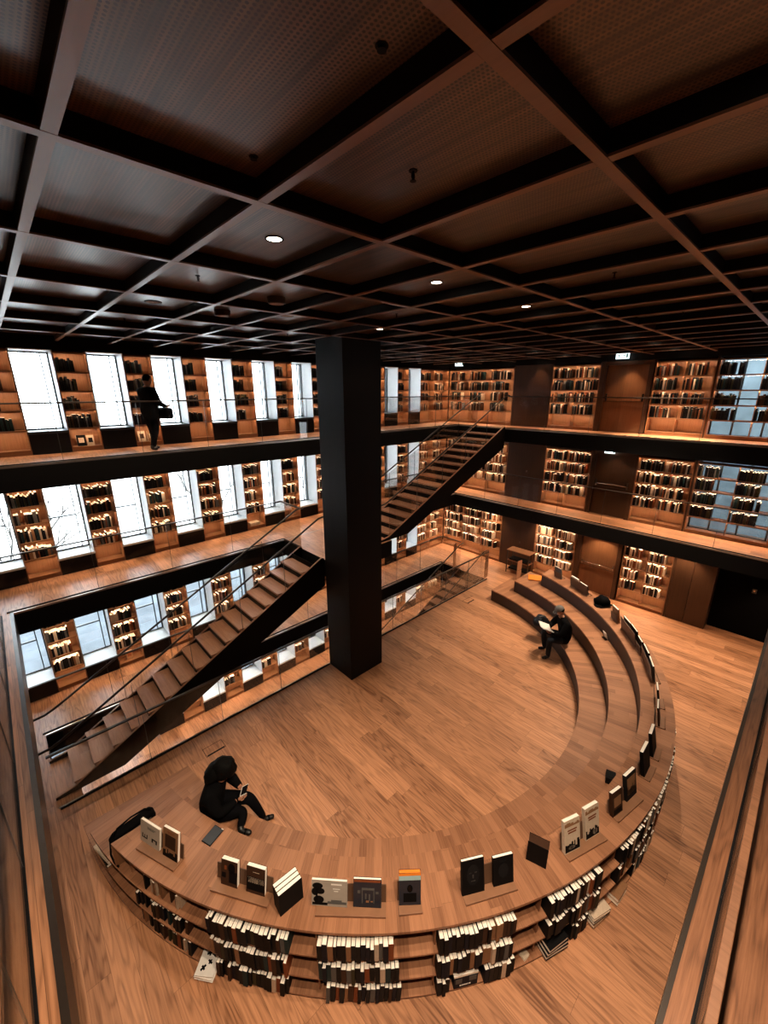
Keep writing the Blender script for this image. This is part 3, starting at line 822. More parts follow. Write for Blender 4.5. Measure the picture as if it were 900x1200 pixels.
flat_book(-150.6, RO - .02, SHZ[0], .24, .30, .04, 'white', 'white book with black leaf shapes jutting from the low shelf, lower of two', .15)
flat_book(-150.6, RO - .02, SHZ[0] + .043, .235, .29, .035, 'white', 'white book with black leaf shapes on top of another, low shelf', .22, art)
# magazine box below the two black books
bx = thing('magazine_box', polar(-122.6, RO - .13, SHZ[0] + .002), 'dark box with printed photo band on the low shelf below the black books', 'box', math.radians(-122.6) + PI / 2, 'boxes on the low shelves')
MB().box(-.15, .15, -.13, .12, 0, .20).build('carton', [M['bk_navy']], bx, bevel=.006)
MB().box(-.15, .15, -.1295, .12, .201, .23).box(-.15, .15, .118, .121, .2, .231).build('lid', [M['page']], bx)
b = MB(); b.box(-.13, -.05, -.1325, -.130, .09, .17); b.box(.04, .13, -.1325, -.130, .10, .18); b.build('photo_band', [M['bk_grey']], bx)
b = MB()
for q in range(7): b.box(-.075 + .02 * q, -.062 + .02 * q, -.1325, -.130, .04, .06)
b.build('title_marks', [M['white']], bx)
flat_book(-115.3, RO - .13, SHZ[0], .10, .2, .03, 'bk_cream', 'small cream book lying on the low shelf beside the dark box', .3)
for q in range(3):
    flat_book(-111.6, RO - .08, SHZ[0] + q * .062, .36 - .02 * q, .27, .06, ['bk_black', 'bk_charcoal', 'bk_black'][q],
              '%s of three black volumes lying flat below the twin cream books' % ['lowest', 'middle', 'topmost'][q], .04 * q)
for q in range(3):
    flat_book(-104.6, RO - .07, SHZ[0] + q * .055, .34 - .015 * q, .28, .053, ['bk_tan', 'bk_black', 'bk_cream'][q],
              '%s of three big volumes lying flat below the two thin tilted books' % ['tan lowest', 'black middle', 'cream topmost'][q], -.05 * q)
for q in range(2):
    flat_book(-100.4, RO - .07, SHZ[0] + q * .06, .30, .26, .057, ['bk_cream', 'bk_tan'][q], '%s thick book lying flat at the far end of the visible low shelf' % ['cream', 'tan'][q], .1)
for q in range(2):
    flat_book(-169.6, RO - .10, H1 + q * .055, .40, .17, .052, ['bk_black', 'bk_cream'][q], '%s thick book lying on the low end step beside the black bag' % ['black', 'cream'][q], PI / 2 * 0 + .1 * q)

# ------------------------------------------------------------------ display stands and face-out books
def stand(deg, w, label, r=6.25, mat='tread_plain', face=0.0, h=.20):
    s = thing('book_stand', polar(deg, r, H3), label, 'book stand', math.radians(deg) + PI / 2 + math.radians(face), 'book stands on the top board')
    # local: +x right seen from outside, -y toward the outside
    MB().box(-w / 2, w / 2, -.073, .095, 0, .014).build('base', [M['standwood']], s, bevel=.002)
    MB().box(-w / 2, w / 2, -.085, -.073, .0, .032).build('front_lip', [M['standwood']], s, bevel=.002)
    T = Matrix.Translation((0, .062, .0145)) @ Matrix.Rotation(-.2, 4, 'X')
    MB().box(-w / 2, w / 2, 0, .012, 0, h, 0, T).build('back_rest', [M['standback']], s, bevel=.002)
    return s
M['standwood'] = plain('stand_oak', (.24, .115, .06), .45, .4, 0, .2, 8.)
M['standback'] = plain('stand_back_stained', (.10, .05, .028), .5, .4, 0, .2, 8.)
def cover_art(o, w, h, spec, y=-.0016):
    """printed marks on a face-out cover. spec: list of (material, [polygons in 0..1 cover space])"""
    for nm, mat, polys in spec:
        b = MB()
        for i, poly in enumerate(polys):
            b.prism([((px - .5) * w, pz * h) for px, pz in poly], .0008, 'y', 0, None, y + .0008 - .0004 * 0 - .0009)
        b.build(nm, [M[mat]], o)
def R_(x0, z0, x1, z1): return [(x0, z0), (x1, z0), (x1, z1), (x0, z1)]
def display(deg, r, w, h, t, cover, label, face=0.0, lean=.2, z=H3 + .016, art=None, pages='page', group='books displayed on the top board', dx=0.0):
    """book shown cover outwards, leaning back"""
    T = Matrix.Translation(polar(deg, r, z)) @ Matrix.Rotation(math.radians(deg) + PI / 2 + math.radians(face), 4, 'Z') @ Matrix.Rotation(-lean, 4, 'X')
    c = MB(); c.box(-w / 2, w / 2, 0, .003, 0, h); c.box(-w / 2, w / 2, t - .003, t, 0, h); c.box(-w / 2, -w / 2 + .003, .003, t - .003, 0, h)
    o = c.build('book', [M[cover]]); o.matrix_world = T
    MB().box(-w / 2 + .0035, w / 2 - .005, .0035, t - .0035, .003, h - .003).build('pages', [M[pages]], o)
    if art: cover_art(o, w, h, art)
    tag(o, label, 'book', group)
    return o
def skyline(seed, z0, z1):
    rnd = random.Random(seed); out = []; x = .03
    while x < .95:
        w = rnd.uniform(.06, .14); top = z0 + (z1 - z0) * rnd.uniform(.35, 1)
        out.append(R_(x, z0, min(.97, x + w), top)); x += w
    return out
def bars(x0, x1, z, n, hgt=.018, step=.04):
    return [R_(x0 + .03 * (i % 2), z - step * i, x1 - .05 * (i % 3), z - step * i + hgt) for i in range(n)]
def ellipse(cx, cz, rx, rz, n=14): return [(cx + rx * math.cos(2 * PI * k / n), cz + rz * math.sin(2 * PI * k / n)) for k in range(n)]
M['pale'] = plain('cover_pale_grey', (.46, .38, .31), .5, .3, 0, .06)
M['sky_grey'] = plain('cover_grey_sky', (.34, .30, .26), .4, .4, 0, .25, 5.)
M['nightblue'] = plain('cover_night_blue', (.006, .014, .026), .3, .5, 0, .3)
M['skin'] = plain('skin', (.42, .20, .12), .5, .3, 0, .08)
M['paleblue'] = plain('cover_pale_blue', (.34, .50, .52), .5)
# A: pale lettered book and portrait book
stand(-158.2, .66, 'oak stand at the left end holding the pale lettered book and a tan book', face=2.)
E3 = [R_(.10, .22, .38, .27), R_(.10, .22, .15, .42), R_(.22, .27, .26, .40), R_(.33, .22, .38, .42),
      R_(.60, .34, .88, .40), R_(.60, .22, .67, .34), R_(.81, .22, .88, .34)]
display(-160.1, 6.245, .36, .30, .035, 'pale', 'pale grey book with two black letter shapes, left end of the curved top', 2., art=[('lettering', 'bk_black', E3), ('title', 'bk_grey', bars(.35, .8, .80, 3))])
display(-156.6, 6.245, .26, .40, .04, 'bk_tan', 'tall tan photo book beside the pale lettered book', 0., art=[('photo', 'bk_brown', [R_(.15, .35, .85, .8)]), ('figures', 'bk_black', skyline(3, .02, .33)), ('title', 'bk_rust', bars(.3, .75, .90, 2))])
# B: twin portrait books
stand(-146.7, .74, 'oak stand holding the twin portrait books left of the three black volumes')
display(-148.3, 6.245, .22, .33, .055, 'bk_brown', 'brown portrait book with dark figure, left one of the twin portrait stand', 0., art=[('figure', 'bk_black', [ellipse(.65, .72, .22, .2), R_(.5, .15, .98, .6), R_(.05, .30, .3, .5)]), ('spot', 'bk_rust', [R_(.2, .62, .34, .78)])])
display(-145.1, 6.245, .24, .34, .05, 'bk_brown', 'brown book with a cream banded building photo, right on the twin portrait stand', -2., art=[('photo', 'bk_black', [R_(.04, .12, .96, .62)]), ('building', 'bk_cream', [R_(.1 + .11 * i, .40, .18 + .11 * i, .56) for i in range(8)] + [R_(.06, .57, .94, .60)]), ('title', 'bk_cream', bars(.35, .7, .80, 1))])
# three black volumes standing spine out
for q in range(3):
    T = polar(-141.3 + .0, 6.24, H3 + .002)
    rz = math.radians(-141.3) + PI / 2 + math.radians(-42)
    off = Matrix.Rotation(rz, 3, 'Z') @ Vector((.052 * (q - 1) - .03, -.14, 0))
    book(T + off, rz, .049, .29, .33, 'black', '%s of three thick black volumes standing upright on the curved top' % ['leftmost', 'middle', 'rightmost'][q], 'three thick black volumes')
# C: landscape covers
stand(-134.6, .80, 'oak stand with the wide landscape book and a night-scene book', h=.22)
tree_l = [ellipse(.17, .78, .15, .12), ellipse(.25, .58, .12, .12), ellipse(.1, .55, .1, .15), R_(.12, .1, .17, .6), ellipse(.2, .25, .15, .15), R_(.02, .04, .45, .14)]
display(-136.9, 6.245, .41, .32, .03, 'sky_grey', 'wide grey landscape book with dark tree on the cover', 0., art=[('trees', 'bk_black', tree_l), ('ridge', 'bk_grey', [R_(.45, .1, .98, .2), R_(.55, .2, .85, .26)]), ('title', 'white', bars(.55, .85, .84, 1, .05) + bars(.6, .8, .68, 2, .025, .09))])
display(-132.9, 6.245, .32, .35, .03, 'nightblue', 'dark blue night-scene book beside the wide landscape book', -3., art=[('headband', 'bk_rust', [R_(.02, .90, .98, .985)]), ('scene', 'bk_grey', [R_(.3, .62, .75, .7), R_(.3, .15, .33, .62), R_(.72, .15, .75, .6), R_(.42, .3, .47, .5), R_(.55, .25, .6, .48), R_(.15, .5, .25, .6), R_(.8, .5, .9, .58)]), ('glow', 'bk_tan', [R_(.45, .18, .56, .25), R_(.62, .2, .7, .24)])])
# orange topped book with its own stand
stand(-128.4, .27, 'small dark stand under the orange-topped book', h=.24)
display(-128.4, 6.245, .25, .40, .05, 'nightblue', 'dark teal portrait book with orange and pale blue bands across its top', -3., pages='orange', art=[('band_upper', 'orange', [R_(.0, .92, 1., 1.)]), ('band_lower', 'paleblue', [R_(.0, .78, 1., .92)]), ('portrait', 'bk_black', [ellipse(.5, .52, .13, .12), R_(.2, .1, .8, .38)]), ('face', 'bk_brown', [ellipse(.5, .52, .08, .09)])])
# D: two black books
stand(-119.6, .66, 'oak stand holding the two black books right of the orange-topped book', h=.26)
display(-121.4, 6.245, .28, .44, .035, 'bk_black', 'tall black book with a dim face on its cover', 0., art=[('face', 'bk_charcoal', [ellipse(.5, .55, .28, .3)]), ('features', 'bk_grey', [R_(.33, .60, .44, .63), R_(.56, .60, .67, .63), R_(.47, .45, .53, .56), R_(.4, .36, .6, .39)])])
display(-117.8, 6.245, .26, .37, .04, 'bk_black', 'shorter black book on the same stand as the dim face book', -3., art=[('face', 'bk_charcoal', [ellipse(.5, .5, .25, .25)]), ('title', 'bk_charcoal', bars(.3, .7, .85, 2))])
# single black book in spine-up pose
b = book(polar(-112.4, 6.2, H3 + .002) + Vector((-.02, -.06, 0)), math.radians(-112.4) + PI / 2 + .7, .12, .24, .32, 'black', 'thick black book with brown top standing alone left of the twin cream books', 'books displayed on the top board', pages='bk_brown')
# E: twin cream books
stand(-106.3, .66, 'oak stand holding the twin cream books', face=-4., h=.24)
for q, (dg, fc, lb) in enumerate(((-108.1, -4., 'left cream book of the twin pair with dark skyline and rust lettering'), (-104.6, -4., 'right cream book of the twin pair with dark skyline and pale emblem'))):
    display(dg, 6.245, .255, .45, .05, 'bk_cream', lb, fc, art=[('skyline', 'bk_black', skyline(11 + q, .03, .36)), ('lettering', 'bk_rust', bars(.2, .8, .66, 2, .045, .075)), ('upper_sketch', 'bk_tan', skyline(5 + q, .80, .93)), ('emblem', 'pale', [ellipse(.68, .16, .18, .09)] if q else [ellipse(.45, .14, .22, .06)])])
# F: thin tilted books
stand(-97.3, .62, 'oak stand holding the two thin tilted books right of the cream pair', face=-5., h=.2)
display(-99.2, 6.245, .22, .36, .05, 'bk_brown', 'brown and gold book, left of the two thin tilted books', -5., art=[('panel', 'bk_tan', [R_(.15, .35, .85, .75)]), ('border', 'bk_black', [R_(.1, .05, .9, .25)])])
display(-95.4, 6.245, .27, .40, .05, 'bk_charcoal', 'dark book with a pale village photo, right of the two thin tilted books', -5., art=[('photo', 'bk_tan', [R_(.1, .2, .9, .85)]), ('figures', 'bk_black', skyline(8, .2, .6))])
# beyond: books turned away from us, seen from behind or edge on
far = [(-89.5, .30, .42, 'large black book turned away on the right part of the curved top', 'bk_black', .05),
       (-85.0, .28, .42, 'second black book turned away just past the large black one', 'bk_black', .05),
       (-77.5, .28, .36, 'thin brown book turned away between the black ones and the paired stand', 'bk_brown', .03),
       (-72.6, .26, .36, 'dark book turned away with pale page edge near the paired stand', 'bk_charcoal', .03)]
for dg, w, h, lb, mt, t in far:
    stand(dg, w + .04, 'dark stand behind the ' + lb.replace(' turned away', ''), r=6.24)
    display(dg, 6.245, w, h, t, mt, lb)
stand(-63.0, .86, 'wide stand with a pale grey pair of books in the middle of the right arc', r=6.24, h=.30)
display(-65.0, 6.245, .38, .36, .03, 'bk_grey', 'grey book on the wide stand of the right arc, nearer one'); display(-61.0, 6.245, .38, .38, .03, 'bk_charcoal', 'charcoal book on the wide stand of the right arc, farther one')
stand(-57.0, .3, 'narrow stand before the long dark panel of the right arc', r=6.24)
display(-57.0, 6.245, .28, .34, .03, 'bk_charcoal', 'charcoal book alone on a narrow stand of the right arc')
stand(-51.8, .80, 'long dark stand showing its back beside the thin upright book', r=6.22, h=.34)
display(-53.6, 6.245, .36, .40, .03, 'bk_black', 'black book on the long dark stand, nearer one'); display(-50.0, 6.245, .36, .38, .03, 'bk_grey', 'grey book on the long dark stand, farther one')
stand(-44.5, .30, 'small stand with a tan book beside the black hat', r=6.24)
display(-44.5, 6.245, .28, .38, .04, 'bk_tan', 'tan book turned away beside the black hat')
stand(-29.5, .72, 'long stand showing its back beyond the black hat', r=6.24, h=.30)
display(-31.0, 6.245, .32, .30, .03, 'bk_charcoal', 'charcoal book behind the long stand beyond the hat, nearer one'); display(-27.6, 6.245, .30, .34, .04, 'bk_cream', 'cream book on the long stand beyond the hat, farther one')
stand(-21.0, .30, 'last small stand at the far end of the curved top', r=6.26)
display(-21.0, 6.245, .26, .36, .03, 'bk_grey', 'grey book on the last stand at the far end')
# a pale card on the second step and a black box near the first turned away book
o = thing('card_holder', (10.34, 2.75, H2), 'small white card leaning on the third riser of the right arc', 'sign', math.radians(-40) + PI / 2)
MB().box(-.08, .08, -.05, .05, 0, .008).build('base', [M['black']], o)
MB().box(-.075, .075, 0, .01, 0, .2, 0, Matrix.Translation((0, -.03, .008)) @ Matrix.Rotation(-.35, 4, 'X')).build('card', [M['white']], o)
o = thing('power_box', (6.18, 1.22, H2), 'small black box on the second step beneath the turned away books', 'box', math.radians(-90) + PI / 2 + .3)
MB().box(-.09, .09, -.07, .07, 0, .12).build('housing', [M['black']], o, bevel=.008)
MB().box(-.06, .06, -.05, .05, .1205, .126).build('socket_plate', [M['bk_charcoal']], o)
# orange cushion and tablet
o = thing('seat_cushion', (12.31, 5.66, H2), 'flat orange seat pad near the far end of the second step', 'cushion', .5)
MB().box(-.20, .20, -.22, .22, .001, .05).build('pad', [M['orange']], o, bevel=.02)
MB().tube([(-.2, -.22, .026), (.2, -.22, .026), (.2, .22, .026), (-.2, .22, .026), (-.2, -.22, .026)], .006, 6).build('piping', [M['bk_rust']], o)
o = thing('tablet', (1.15, 4.79, H2 + .001), 'black tablet lying on the second step beside the seated woman', 'tablet', math.radians(-69))
MB().box(-.085, .085, -.125, .125, 0, .012).build('body', [M['bk_black']], o, bevel=.004)
MB().box(-.078, .078, -.115, .115, .0121, .0135).build('screen', [M['nightblue']], o)
MB().box(.045, .08, .116, .128, .003, .013).build('edge_clip', [M['white']], o)
# black bag leaning on the left end of the top board
o = thing('shoulder_bag', (.33, 5.47, H2 + .003), 'black shoulder bag leaning at the left end of the curved top', 'bag', math.radians(6))
T = Matrix.Rotation(.12, 4, 'X')
b = MB(); b.prism([(-.25, 0.012), (.25, 0.012), (.29, .33), (.24, .40), (-.22, .38), (-.28, .30)], .13, 'y', 0, T, -.065); b.build('bag_body', [M['blackmatte']], o, bevel=.02)
b = MB(); b.tube([(-.22, .0, .37), (-.17, .0, .46), (0, .0, .50), (.17, .0, .48), (.24, .0, .39)], .012, 8, 0, T); b.build('handle', [M['blackmatte']], o)
b = MB(); b.box(-.22, .22, -.072, -.066, .31, .33, 0, T); b.build('zip', [M['bk_grey']], o)
b = MB(); b.tube([(-.27, -.02, .28), (-.30, -.06, .12), (-.29, -.10, .012), (-.27, -.2, .012)], .012, 6); b.build('strap', [M['blackmatte']], o)
# hat on the far part of the top board
o = thing('hat', (11.33, 3.24, H3), 'black crumpled hat lying on the top board of the right arc', 'hat', .4)
def crump(p):
    k = 1 + .10 * math.sin(5 * p.x + 3 * p.y) + .08 * math.cos(7 * p.y - 2 * p.z); return Vector((p.x * k, p.y * k, p.z * k))
MB().ball((0, 0, .11), (.15, .18, .15), 18, 12, fn=crump).build('crown', [M['blackmatte']], o)
b = MB(); n = 26; vs = []
for k in range(n):
    a = 2 * PI * k / n
    for (r, z) in ((.12, .035), (.24 + .04 * math.sin(3 * a), .055 + .03 * math.sin(2 * a)), (.24 + .04 * math.sin(3 * a), .065 + .03 * math.sin(2 * a)), (.15, .05)):
        vs.append((r * math.cos(a), r * math.sin(a), max(.002, z - .03)))
b.add(vs, [(4 * k + j, 4 * ((k + 1) % n) + j, 4 * ((k + 1) % n) + (j + 1) % 4, 4 * k + (j + 1) % 4) for k in range(n) for j in range(4)], 0, None, True)
b.build('brim', [M['blackmatte']], o)
# cart by the dark hall panel
o = thing('book_cart', (13.86, 7.05, 0), 'small open metal cart with oak top and two black trays by the hall panel', 'cart')
for (x, y) in ((-.20, -.44), (.20, -.44), (-.20, .44), (.20, .44)):
    MB().box(x - .014, x + .014, y - .014, y + .014, .0, .92).build('post', [M['rail']], o)
MB().box(-.23, .23, -.47, .47, .92, .95).build('top_shelf', [M['standwood']], o, bevel=.004)
for z in (.12, .50):
    MB().box(-.20, .20, -.44, .44, z, z + .02).box(-.21, -.19, -.44, .44, z + .02, z + .045).build('shelf', [M['standwood']], o)
    MB().box(-.16, .16, -.38, .38, z + .021, z + .10).build('tray', [M['black']], o, bevel=.01)
# outlets let into the hall floor
for (x, y, lab) in ((2.56, 9.18 - 2.0, 'floor outlet lid near the left end of the curved seating'), (13.75 - 2.3, 7.15, 'floor outlet lid near the short dark stair')):
    pass
for (x, y, lab) in ((1.98, 7.07, 'floor outlet lid near the left end of the curved seating'), (10.65, 7.13, 'floor outlet lid near the head of the dark stair')):
    o = thing('floor_outlet', (x, y, 0), lab, 'floor outlet', .0, 'floor outlets')
    b = MB(); w, d = .19, .12
    b.box(-w, w, -d, -d + .008, 0, .003); b.box(-w, w, d - .008, d, 0, .003); b.box(-w, -w + .008, -d + .008, d - .008, 0, .003); b.box(w - .008, w, -d + .008, d - .008, 0, .003)
    b.build('lid_frame', [M['black']], o)
    MB().box(-w + .009, w - .009, -d + .04, d - .009, 0, .002).build('lid', [M['floor']], o)
    MB().box(-w + .02, w - .02, -d + .010, -d + .036, 0, .003).build('cable_flap', [M['black']], o)
# dark rucksack on the middle gallery window seat
o = thing('rucksack', (8.45, 11.12, L2 + .0), 'dark rucksack standing under the middle gallery window right of the column', 'bag')
MB().ball((0, -.22, .55), (.17, .12, .20), 14, 10).build('bag_body', [M['blackmatte']], o)
b = MB().box(-.25, .25, -.38, -.06, 0, .36); b.build('stool', [M['blackmatte']], o, bevel=.02)

# ------------------------------------------------------------------ people
def skin_mesh(verts, edges, radii, root=0, sub=2):
    me = D.meshes.new('tmp'); me.from_pydata(verts, edges, [])
    o = D.objects.new('tmp', me); COL.objects.link(o)
    md = o.modifiers.new('skin', 'SKIN'); md.use_smooth_shade = True
    sk = me.skin_vertices[0].data
    for i, r in enumerate(radii):
        sk[i].radius = r if isinstance(r, tuple) else (r, r); sk[i].use_root = (i == root)
    sb = o.modifiers.new('sub', 'SUBSURF'); sb.levels = sub; sb.render_levels = sub
    bpy.context.view_layer.update()
    dg = bpy.context.evaluated_depsgraph_get()
    res = D.meshes.new_from_object(o.evaluated_get(dg))
    D.objects.remove(o); D.meshes.remove(me)
    return [v.co.copy() for v in res.vertices], [tuple(p.vertices) for p in res.polygons], res
def head_fn(p):
    q = Vector(p)
    if q.z < 0: q.x *= 1 - .22 * (-q.z); q.y *= 1 - .10 * (-q.z)          # chin
    if q.y > .3: 
        q.y *= .94
        if abs(q.x) < .18 and -.45 < q.z < .12: q.y += .16 * (1 - abs(q.x) / .18) * (1 - abs(q.z + .2) / .34 if abs(q.z + .2) < .34 else 0)   # nose
        if abs(abs(q.x) - .35) < .16 and abs(q.z - .10) < .14: q.y -= .06    # eye sockets
    if q.y < -.2: q.y *= 1.06
    return q
def person(name_label, T, J, bones, cloth_of, head_at, head_dir, head_tilt, s=1.0, hair='short', cap=None, hands=(), mats=None):
    """J: joint -> ((x,y,z), r); bones: list of pairs; cloth_of: function(face centre in local space) -> material index"""
    root = thing('person', T.translation, name_label, 'person')
    names = list(J); idx = {n: i for i, n in enumerate(names)}
    vs, fs, me = skin_mesh([J[n][0] for n in names], [(idx[a], idx[b]) for a, b in bones], [J[n][1] for n in names], idx['pelvis'])
    R = T.to_3x3().to_4x4()
    body = MB()
    body.add(vs, fs, [cloth_of(sum((vs[i] for i in f), Vector()) / len(f)) for f in fs], R, True)
    D.meshes.remove(me)
    hm = Matrix.Translation(head_at) @ Matrix.Rotation(head_dir, 4, 'Z') @ Matrix.Rotation(head_tilt, 4, 'X') @ Matrix.Scale(s, 4)
    body.ball((0, 0, 0), (.078, .098, .118), 24, 18, 2, R @ hm, head_fn)
    for sx in (-1, 1):
        body.ball((sx * .079, -.005, -.005), (.012, .02, .032), 8, 6, 2, R @ hm)
        body.ball((sx * .028, .083, .014), (.012, .008, .009), 8, 6, 3, R @ hm)
    body.ball((0, .084, -.055), (.026, .010, .008), 10, 6, 4, R @ hm)
    for (pos, dirv, palm_n, curl, sgn) in hands:
        d = Vector(dirv).normalized(); n = Vector(palm_n).normalized(); n = (n - d * n.dot(d)).normalized(); sd = d.cross(n)
        p0 = Vector(pos)
        hv = [p0 - d * .03, p0 + d * .02, p0 + d * .055]; he = [(0, 1), (1, 2)]; hr = [(.020, .026), (.017, .036), (.015, .036)]
        v, f, m_ = skin_mesh([tuple(q) for q in hv], he, hr, 0, 1); body.add(v, f, 2, R, True); D.meshes.remove(m_)
        for q, (o_, L) in enumerate(((-.030, .062), (-.010, .075), (.010, .07), (.029, .055))):
            a = p0 + d * .05 + sd * o_ * sgn
            pts = [a]; dd = d.copy()
            for seg in (.45, .32, .23):
                dd = (dd * math.cos(curl) + n * math.sin(curl)).normalized(); pts.append(pts[-1] + dd * L * seg)
            v, f, m_ = skin_mesh([tuple(q2) for q2 in pts], [(0, 1), (1, 2), (2, 3)], [.0095, .009, .0085, .0075], 0, 1); body.add(v, f, 2, R, True); D.meshes.remove(m_)
        a = p0 + d * .0 - sd * .03 * sgn
        pts = [a, a + (d * .5 - sd * .6 * sgn + n * .3).normalized() * .035, a + (d * .9 - sd * .5 * sgn + n * .6).normalized() * .065]
        v, f, m_ = skin_mesh([tuple(q2) for q2 in pts], [(0, 1), (1, 2)], [.012, .010, .008], 0, 1); body.add(v, f, 2, R, True); D.meshes.remove(m_)
    body.build('body', mats, root)
    hb = MB()
    if hair == 'big':
        def hf(p):
            k = 1 + .05 * math.sin(9 * p.x + 4 * p.z) + .05 * math.cos(8 * p.y); q = p * k
            if q.y > .55 and q.z < .15: q.y = .55 - .4 * (q.y - .55)
            return q
        hb.ball((0, -.018, .012), (.108, .122, .132), 24, 18, 0, R @ hm, hf)
        hb.ball((0, -.055, -.075), (.118, .085, .14), 18, 12, 0, R @ hm, hf)
    else:
        def hf2(p):
            q = Vector(p)
            if q.y > .15 and q.z < .42: q.y = .15 - .3 * (q.y - .15)
            if q.z < -.25: q.z = -.25 + .2 * (q.z + .25)
            return q
        hb.ball((0, -.006, .016), (.084, .105, .118), 24, 18, 0, R @ hm, hf2)
    hb.build('hair', [M['hair']], root)
    if cap:
        cb = MB()
        def cf(p): q = Vector(p); q.z = max(q.z, .12); return q
        cb.ball((0, -.004, .028), (.092, .112, .112), 24, 16, 0, R @ hm, cf)
        cb.add(*[( [(x * .075, .085 + y * .075, .038 - .012 * abs(x) - y * .012 + dz) for dz in (0, .006) for (x, y) in ((-1, 0), (1, 0), (.75, .8), (0, 1), (-.75, .8))] ),
                 [(4, 3, 2, 1, 0), (5, 6, 7, 8, 9)] + [(i, (i + 1) % 5, 5 + (i + 1) % 5, 5 + i) for i in range(5)]], 0, R @ hm)
        cb.build('cap', [M[cap]], root)
    return root
M['hair'] = plain('black_hair', (.002, .0018, .0016), .7, .10, 0, .3, 60.)
M['coat'] = plain('black_coat', (.003, .003, .0035), .9, .06, 0, .3, 25.)
M['trouser'] = plain('black_trousers', (.003, .003, .004), .9, .06, 0, .3, 25.)
M['jeans'] = plain('dark_jeans', (.010, .014, .022), .8, .2, 0, .3, 25.)
M['lips'] = plain('lips', (.30, .10, .07), .5)
M['capgrey'] = plain('grey_cap', (.15, .145, .14), .8, .2, 0, .2, 50.)
M['shoe'] = plain('black_shoe', (.006, .006, .006), .4, .4)
M['sock'] = plain('white_sock', (.6, .5, .42), .8)

# woman on the first step, back to us, legs to her right and down to the floor
wz = math.radians(-38) - PI / 2        # local +y faces (cos-38, sin-38)
WT = Matrix.Translation((1.36, 5.44, H1)) @ Matrix.Rotation(wz, 4, 'Z')
def toL(T, p): return tuple(T.inverted() @ Vector(p))
s_ = 1.12
J = {'pelvis': ((0, .02, .15), (.19, .16)), 'waist': ((0, .01, .30), (.195, .16)), 'chest': ((0, .07, .47), (.235, .175)), 'neck': ((0, .17, .62), (.085, .085)), 'skull': ((0, .21, .69), (.06, .06)),
     'sh_l': ((-.225, .09, .54), .10), 'el_l': ((-.28, .20, .32), .08), 'wr_l': ((-.06, .40, .36), .042),
     'sh_r': ((.225, .09, .54), .10), 'el_r': ((.28, .20, .32), .08), 'wr_r': ((.12, .40, .36), .042),
     'hip_l': ((-.11, .08, .13), .12), 'kn_l': (toL(WT, (1.84, 5.10, .62)), .082), 'an_l': (toL(WT, (2.00, 5.05, .13)), .05), 'heel_l': (toL(WT, (2.00, 5.04, .06)), .045), 'toe_l': (toL(WT, (2.17, 4.99, .035)), .034),
     'hip_r': ((.11, .08, .12), .12), 'kn_r': (toL(WT, (1.70, 5.00, .56)), .082), 'an_r': (toL(WT, (1.56, 4.86, .47)), .052), 'heel_r': (toL(WT, (1.555, 4.83, .45)), .046), 'toe_r': (toL(WT, (1.66, 4.69, .44)), .036)}
BN = [('pelvis', 'waist'), ('waist', 'chest'), ('chest', 'neck'), ('neck', 'skull'), ('chest', 'sh_l'), ('sh_l', 'el_l'), ('el_l', 'wr_l'), ('chest', 'sh_r'), ('sh_r', 'el_r'), ('el_r', 'wr_r'),
      ('pelvis', 'hip_l'), ('hip_l', 'kn_l'), ('kn_l', 'an_l'), ('an_l', 'heel_l'), ('heel_l', 'toe_l'), ('pelvis', 'hip_r'), ('hip_r', 'kn_r'), ('kn_r', 'an_r'), ('an_r', 'heel_r'), ('heel_r', 'toe_r')]
def mk_cloth(J, seat):
    legs = [('hip_l', 'kn_l'), ('kn_l', 'an_l'), ('hip_r', 'kn_r'), ('kn_r', 'an_r')]
    def f(c):
        for h in ('l', 'r'):
            for j, rr in (('toe_', .09), ('heel_', .075)):
                if (c - Vector(J[j + h][0])).length < rr: return 5
            if (c - Vector(J['wr_' + h][0])).length < .045: return 2
        if (c - Vector(J['skull'][0])).length < .10: return 2
        for a, b in legs:
            A, B = Vector(J[a][0]), Vector(J[b][0]); u = (c - A).dot(B - A) / (B - A).length_squared
            if .25 < u < 1.15 and (c - A - (B - A) * u).length < .16: return 1
        return 0
    return f
PM = [M['coat'], M['trouser'], M['skin'], M['bk_black'], M['lips'], M['shoe']]
for q in J:
    p, r = J[q]
    leg = q[:3] in ('kn_', 'an_', 'hee', 'toe')
    k = 1.12 if leg else 1.22
    J[q] = (p if leg else tuple(c * 1.14 for c in p), tuple(c * k for c in r) if isinstance(r, tuple) else r * k)
person('woman with long black hair in a black coat, seated on the first step looking down', WT, J, BN, mk_cloth(J, 0), (0, .27, .86), 0.0, -.85, 1.45, 'big', None,
       [((-.06, .49, .41), (.6, .7, .05), (0, .2, 1), .35, 1), ((.125, .49, .41), (-.5, .8, .05), (0, .2, 1), .35, -1)], PM)
# white-edged phone in her hands
o = thing('phone', tuple(WT @ Vector((.035, .55, .45))), 'white-edged open phone case held by the seated woman', 'phone', wz)
T = Matrix.Rotation(.5, 4, 'X')
MB().box(-.075, .075, -.05, .05, .012, .020, 0, T).build('body', [M['bk_black']], o)
b = MB(); b.box(-.083, -.075, -.055, .055, .010, .024, 0, T); b.box(.075, .083, -.055, .055, .010, .024, 0, T); b.box(-.083, .083, -.058, -.050, .010, .024, 0, T)
b.build('case_rim', [M['white']], o)

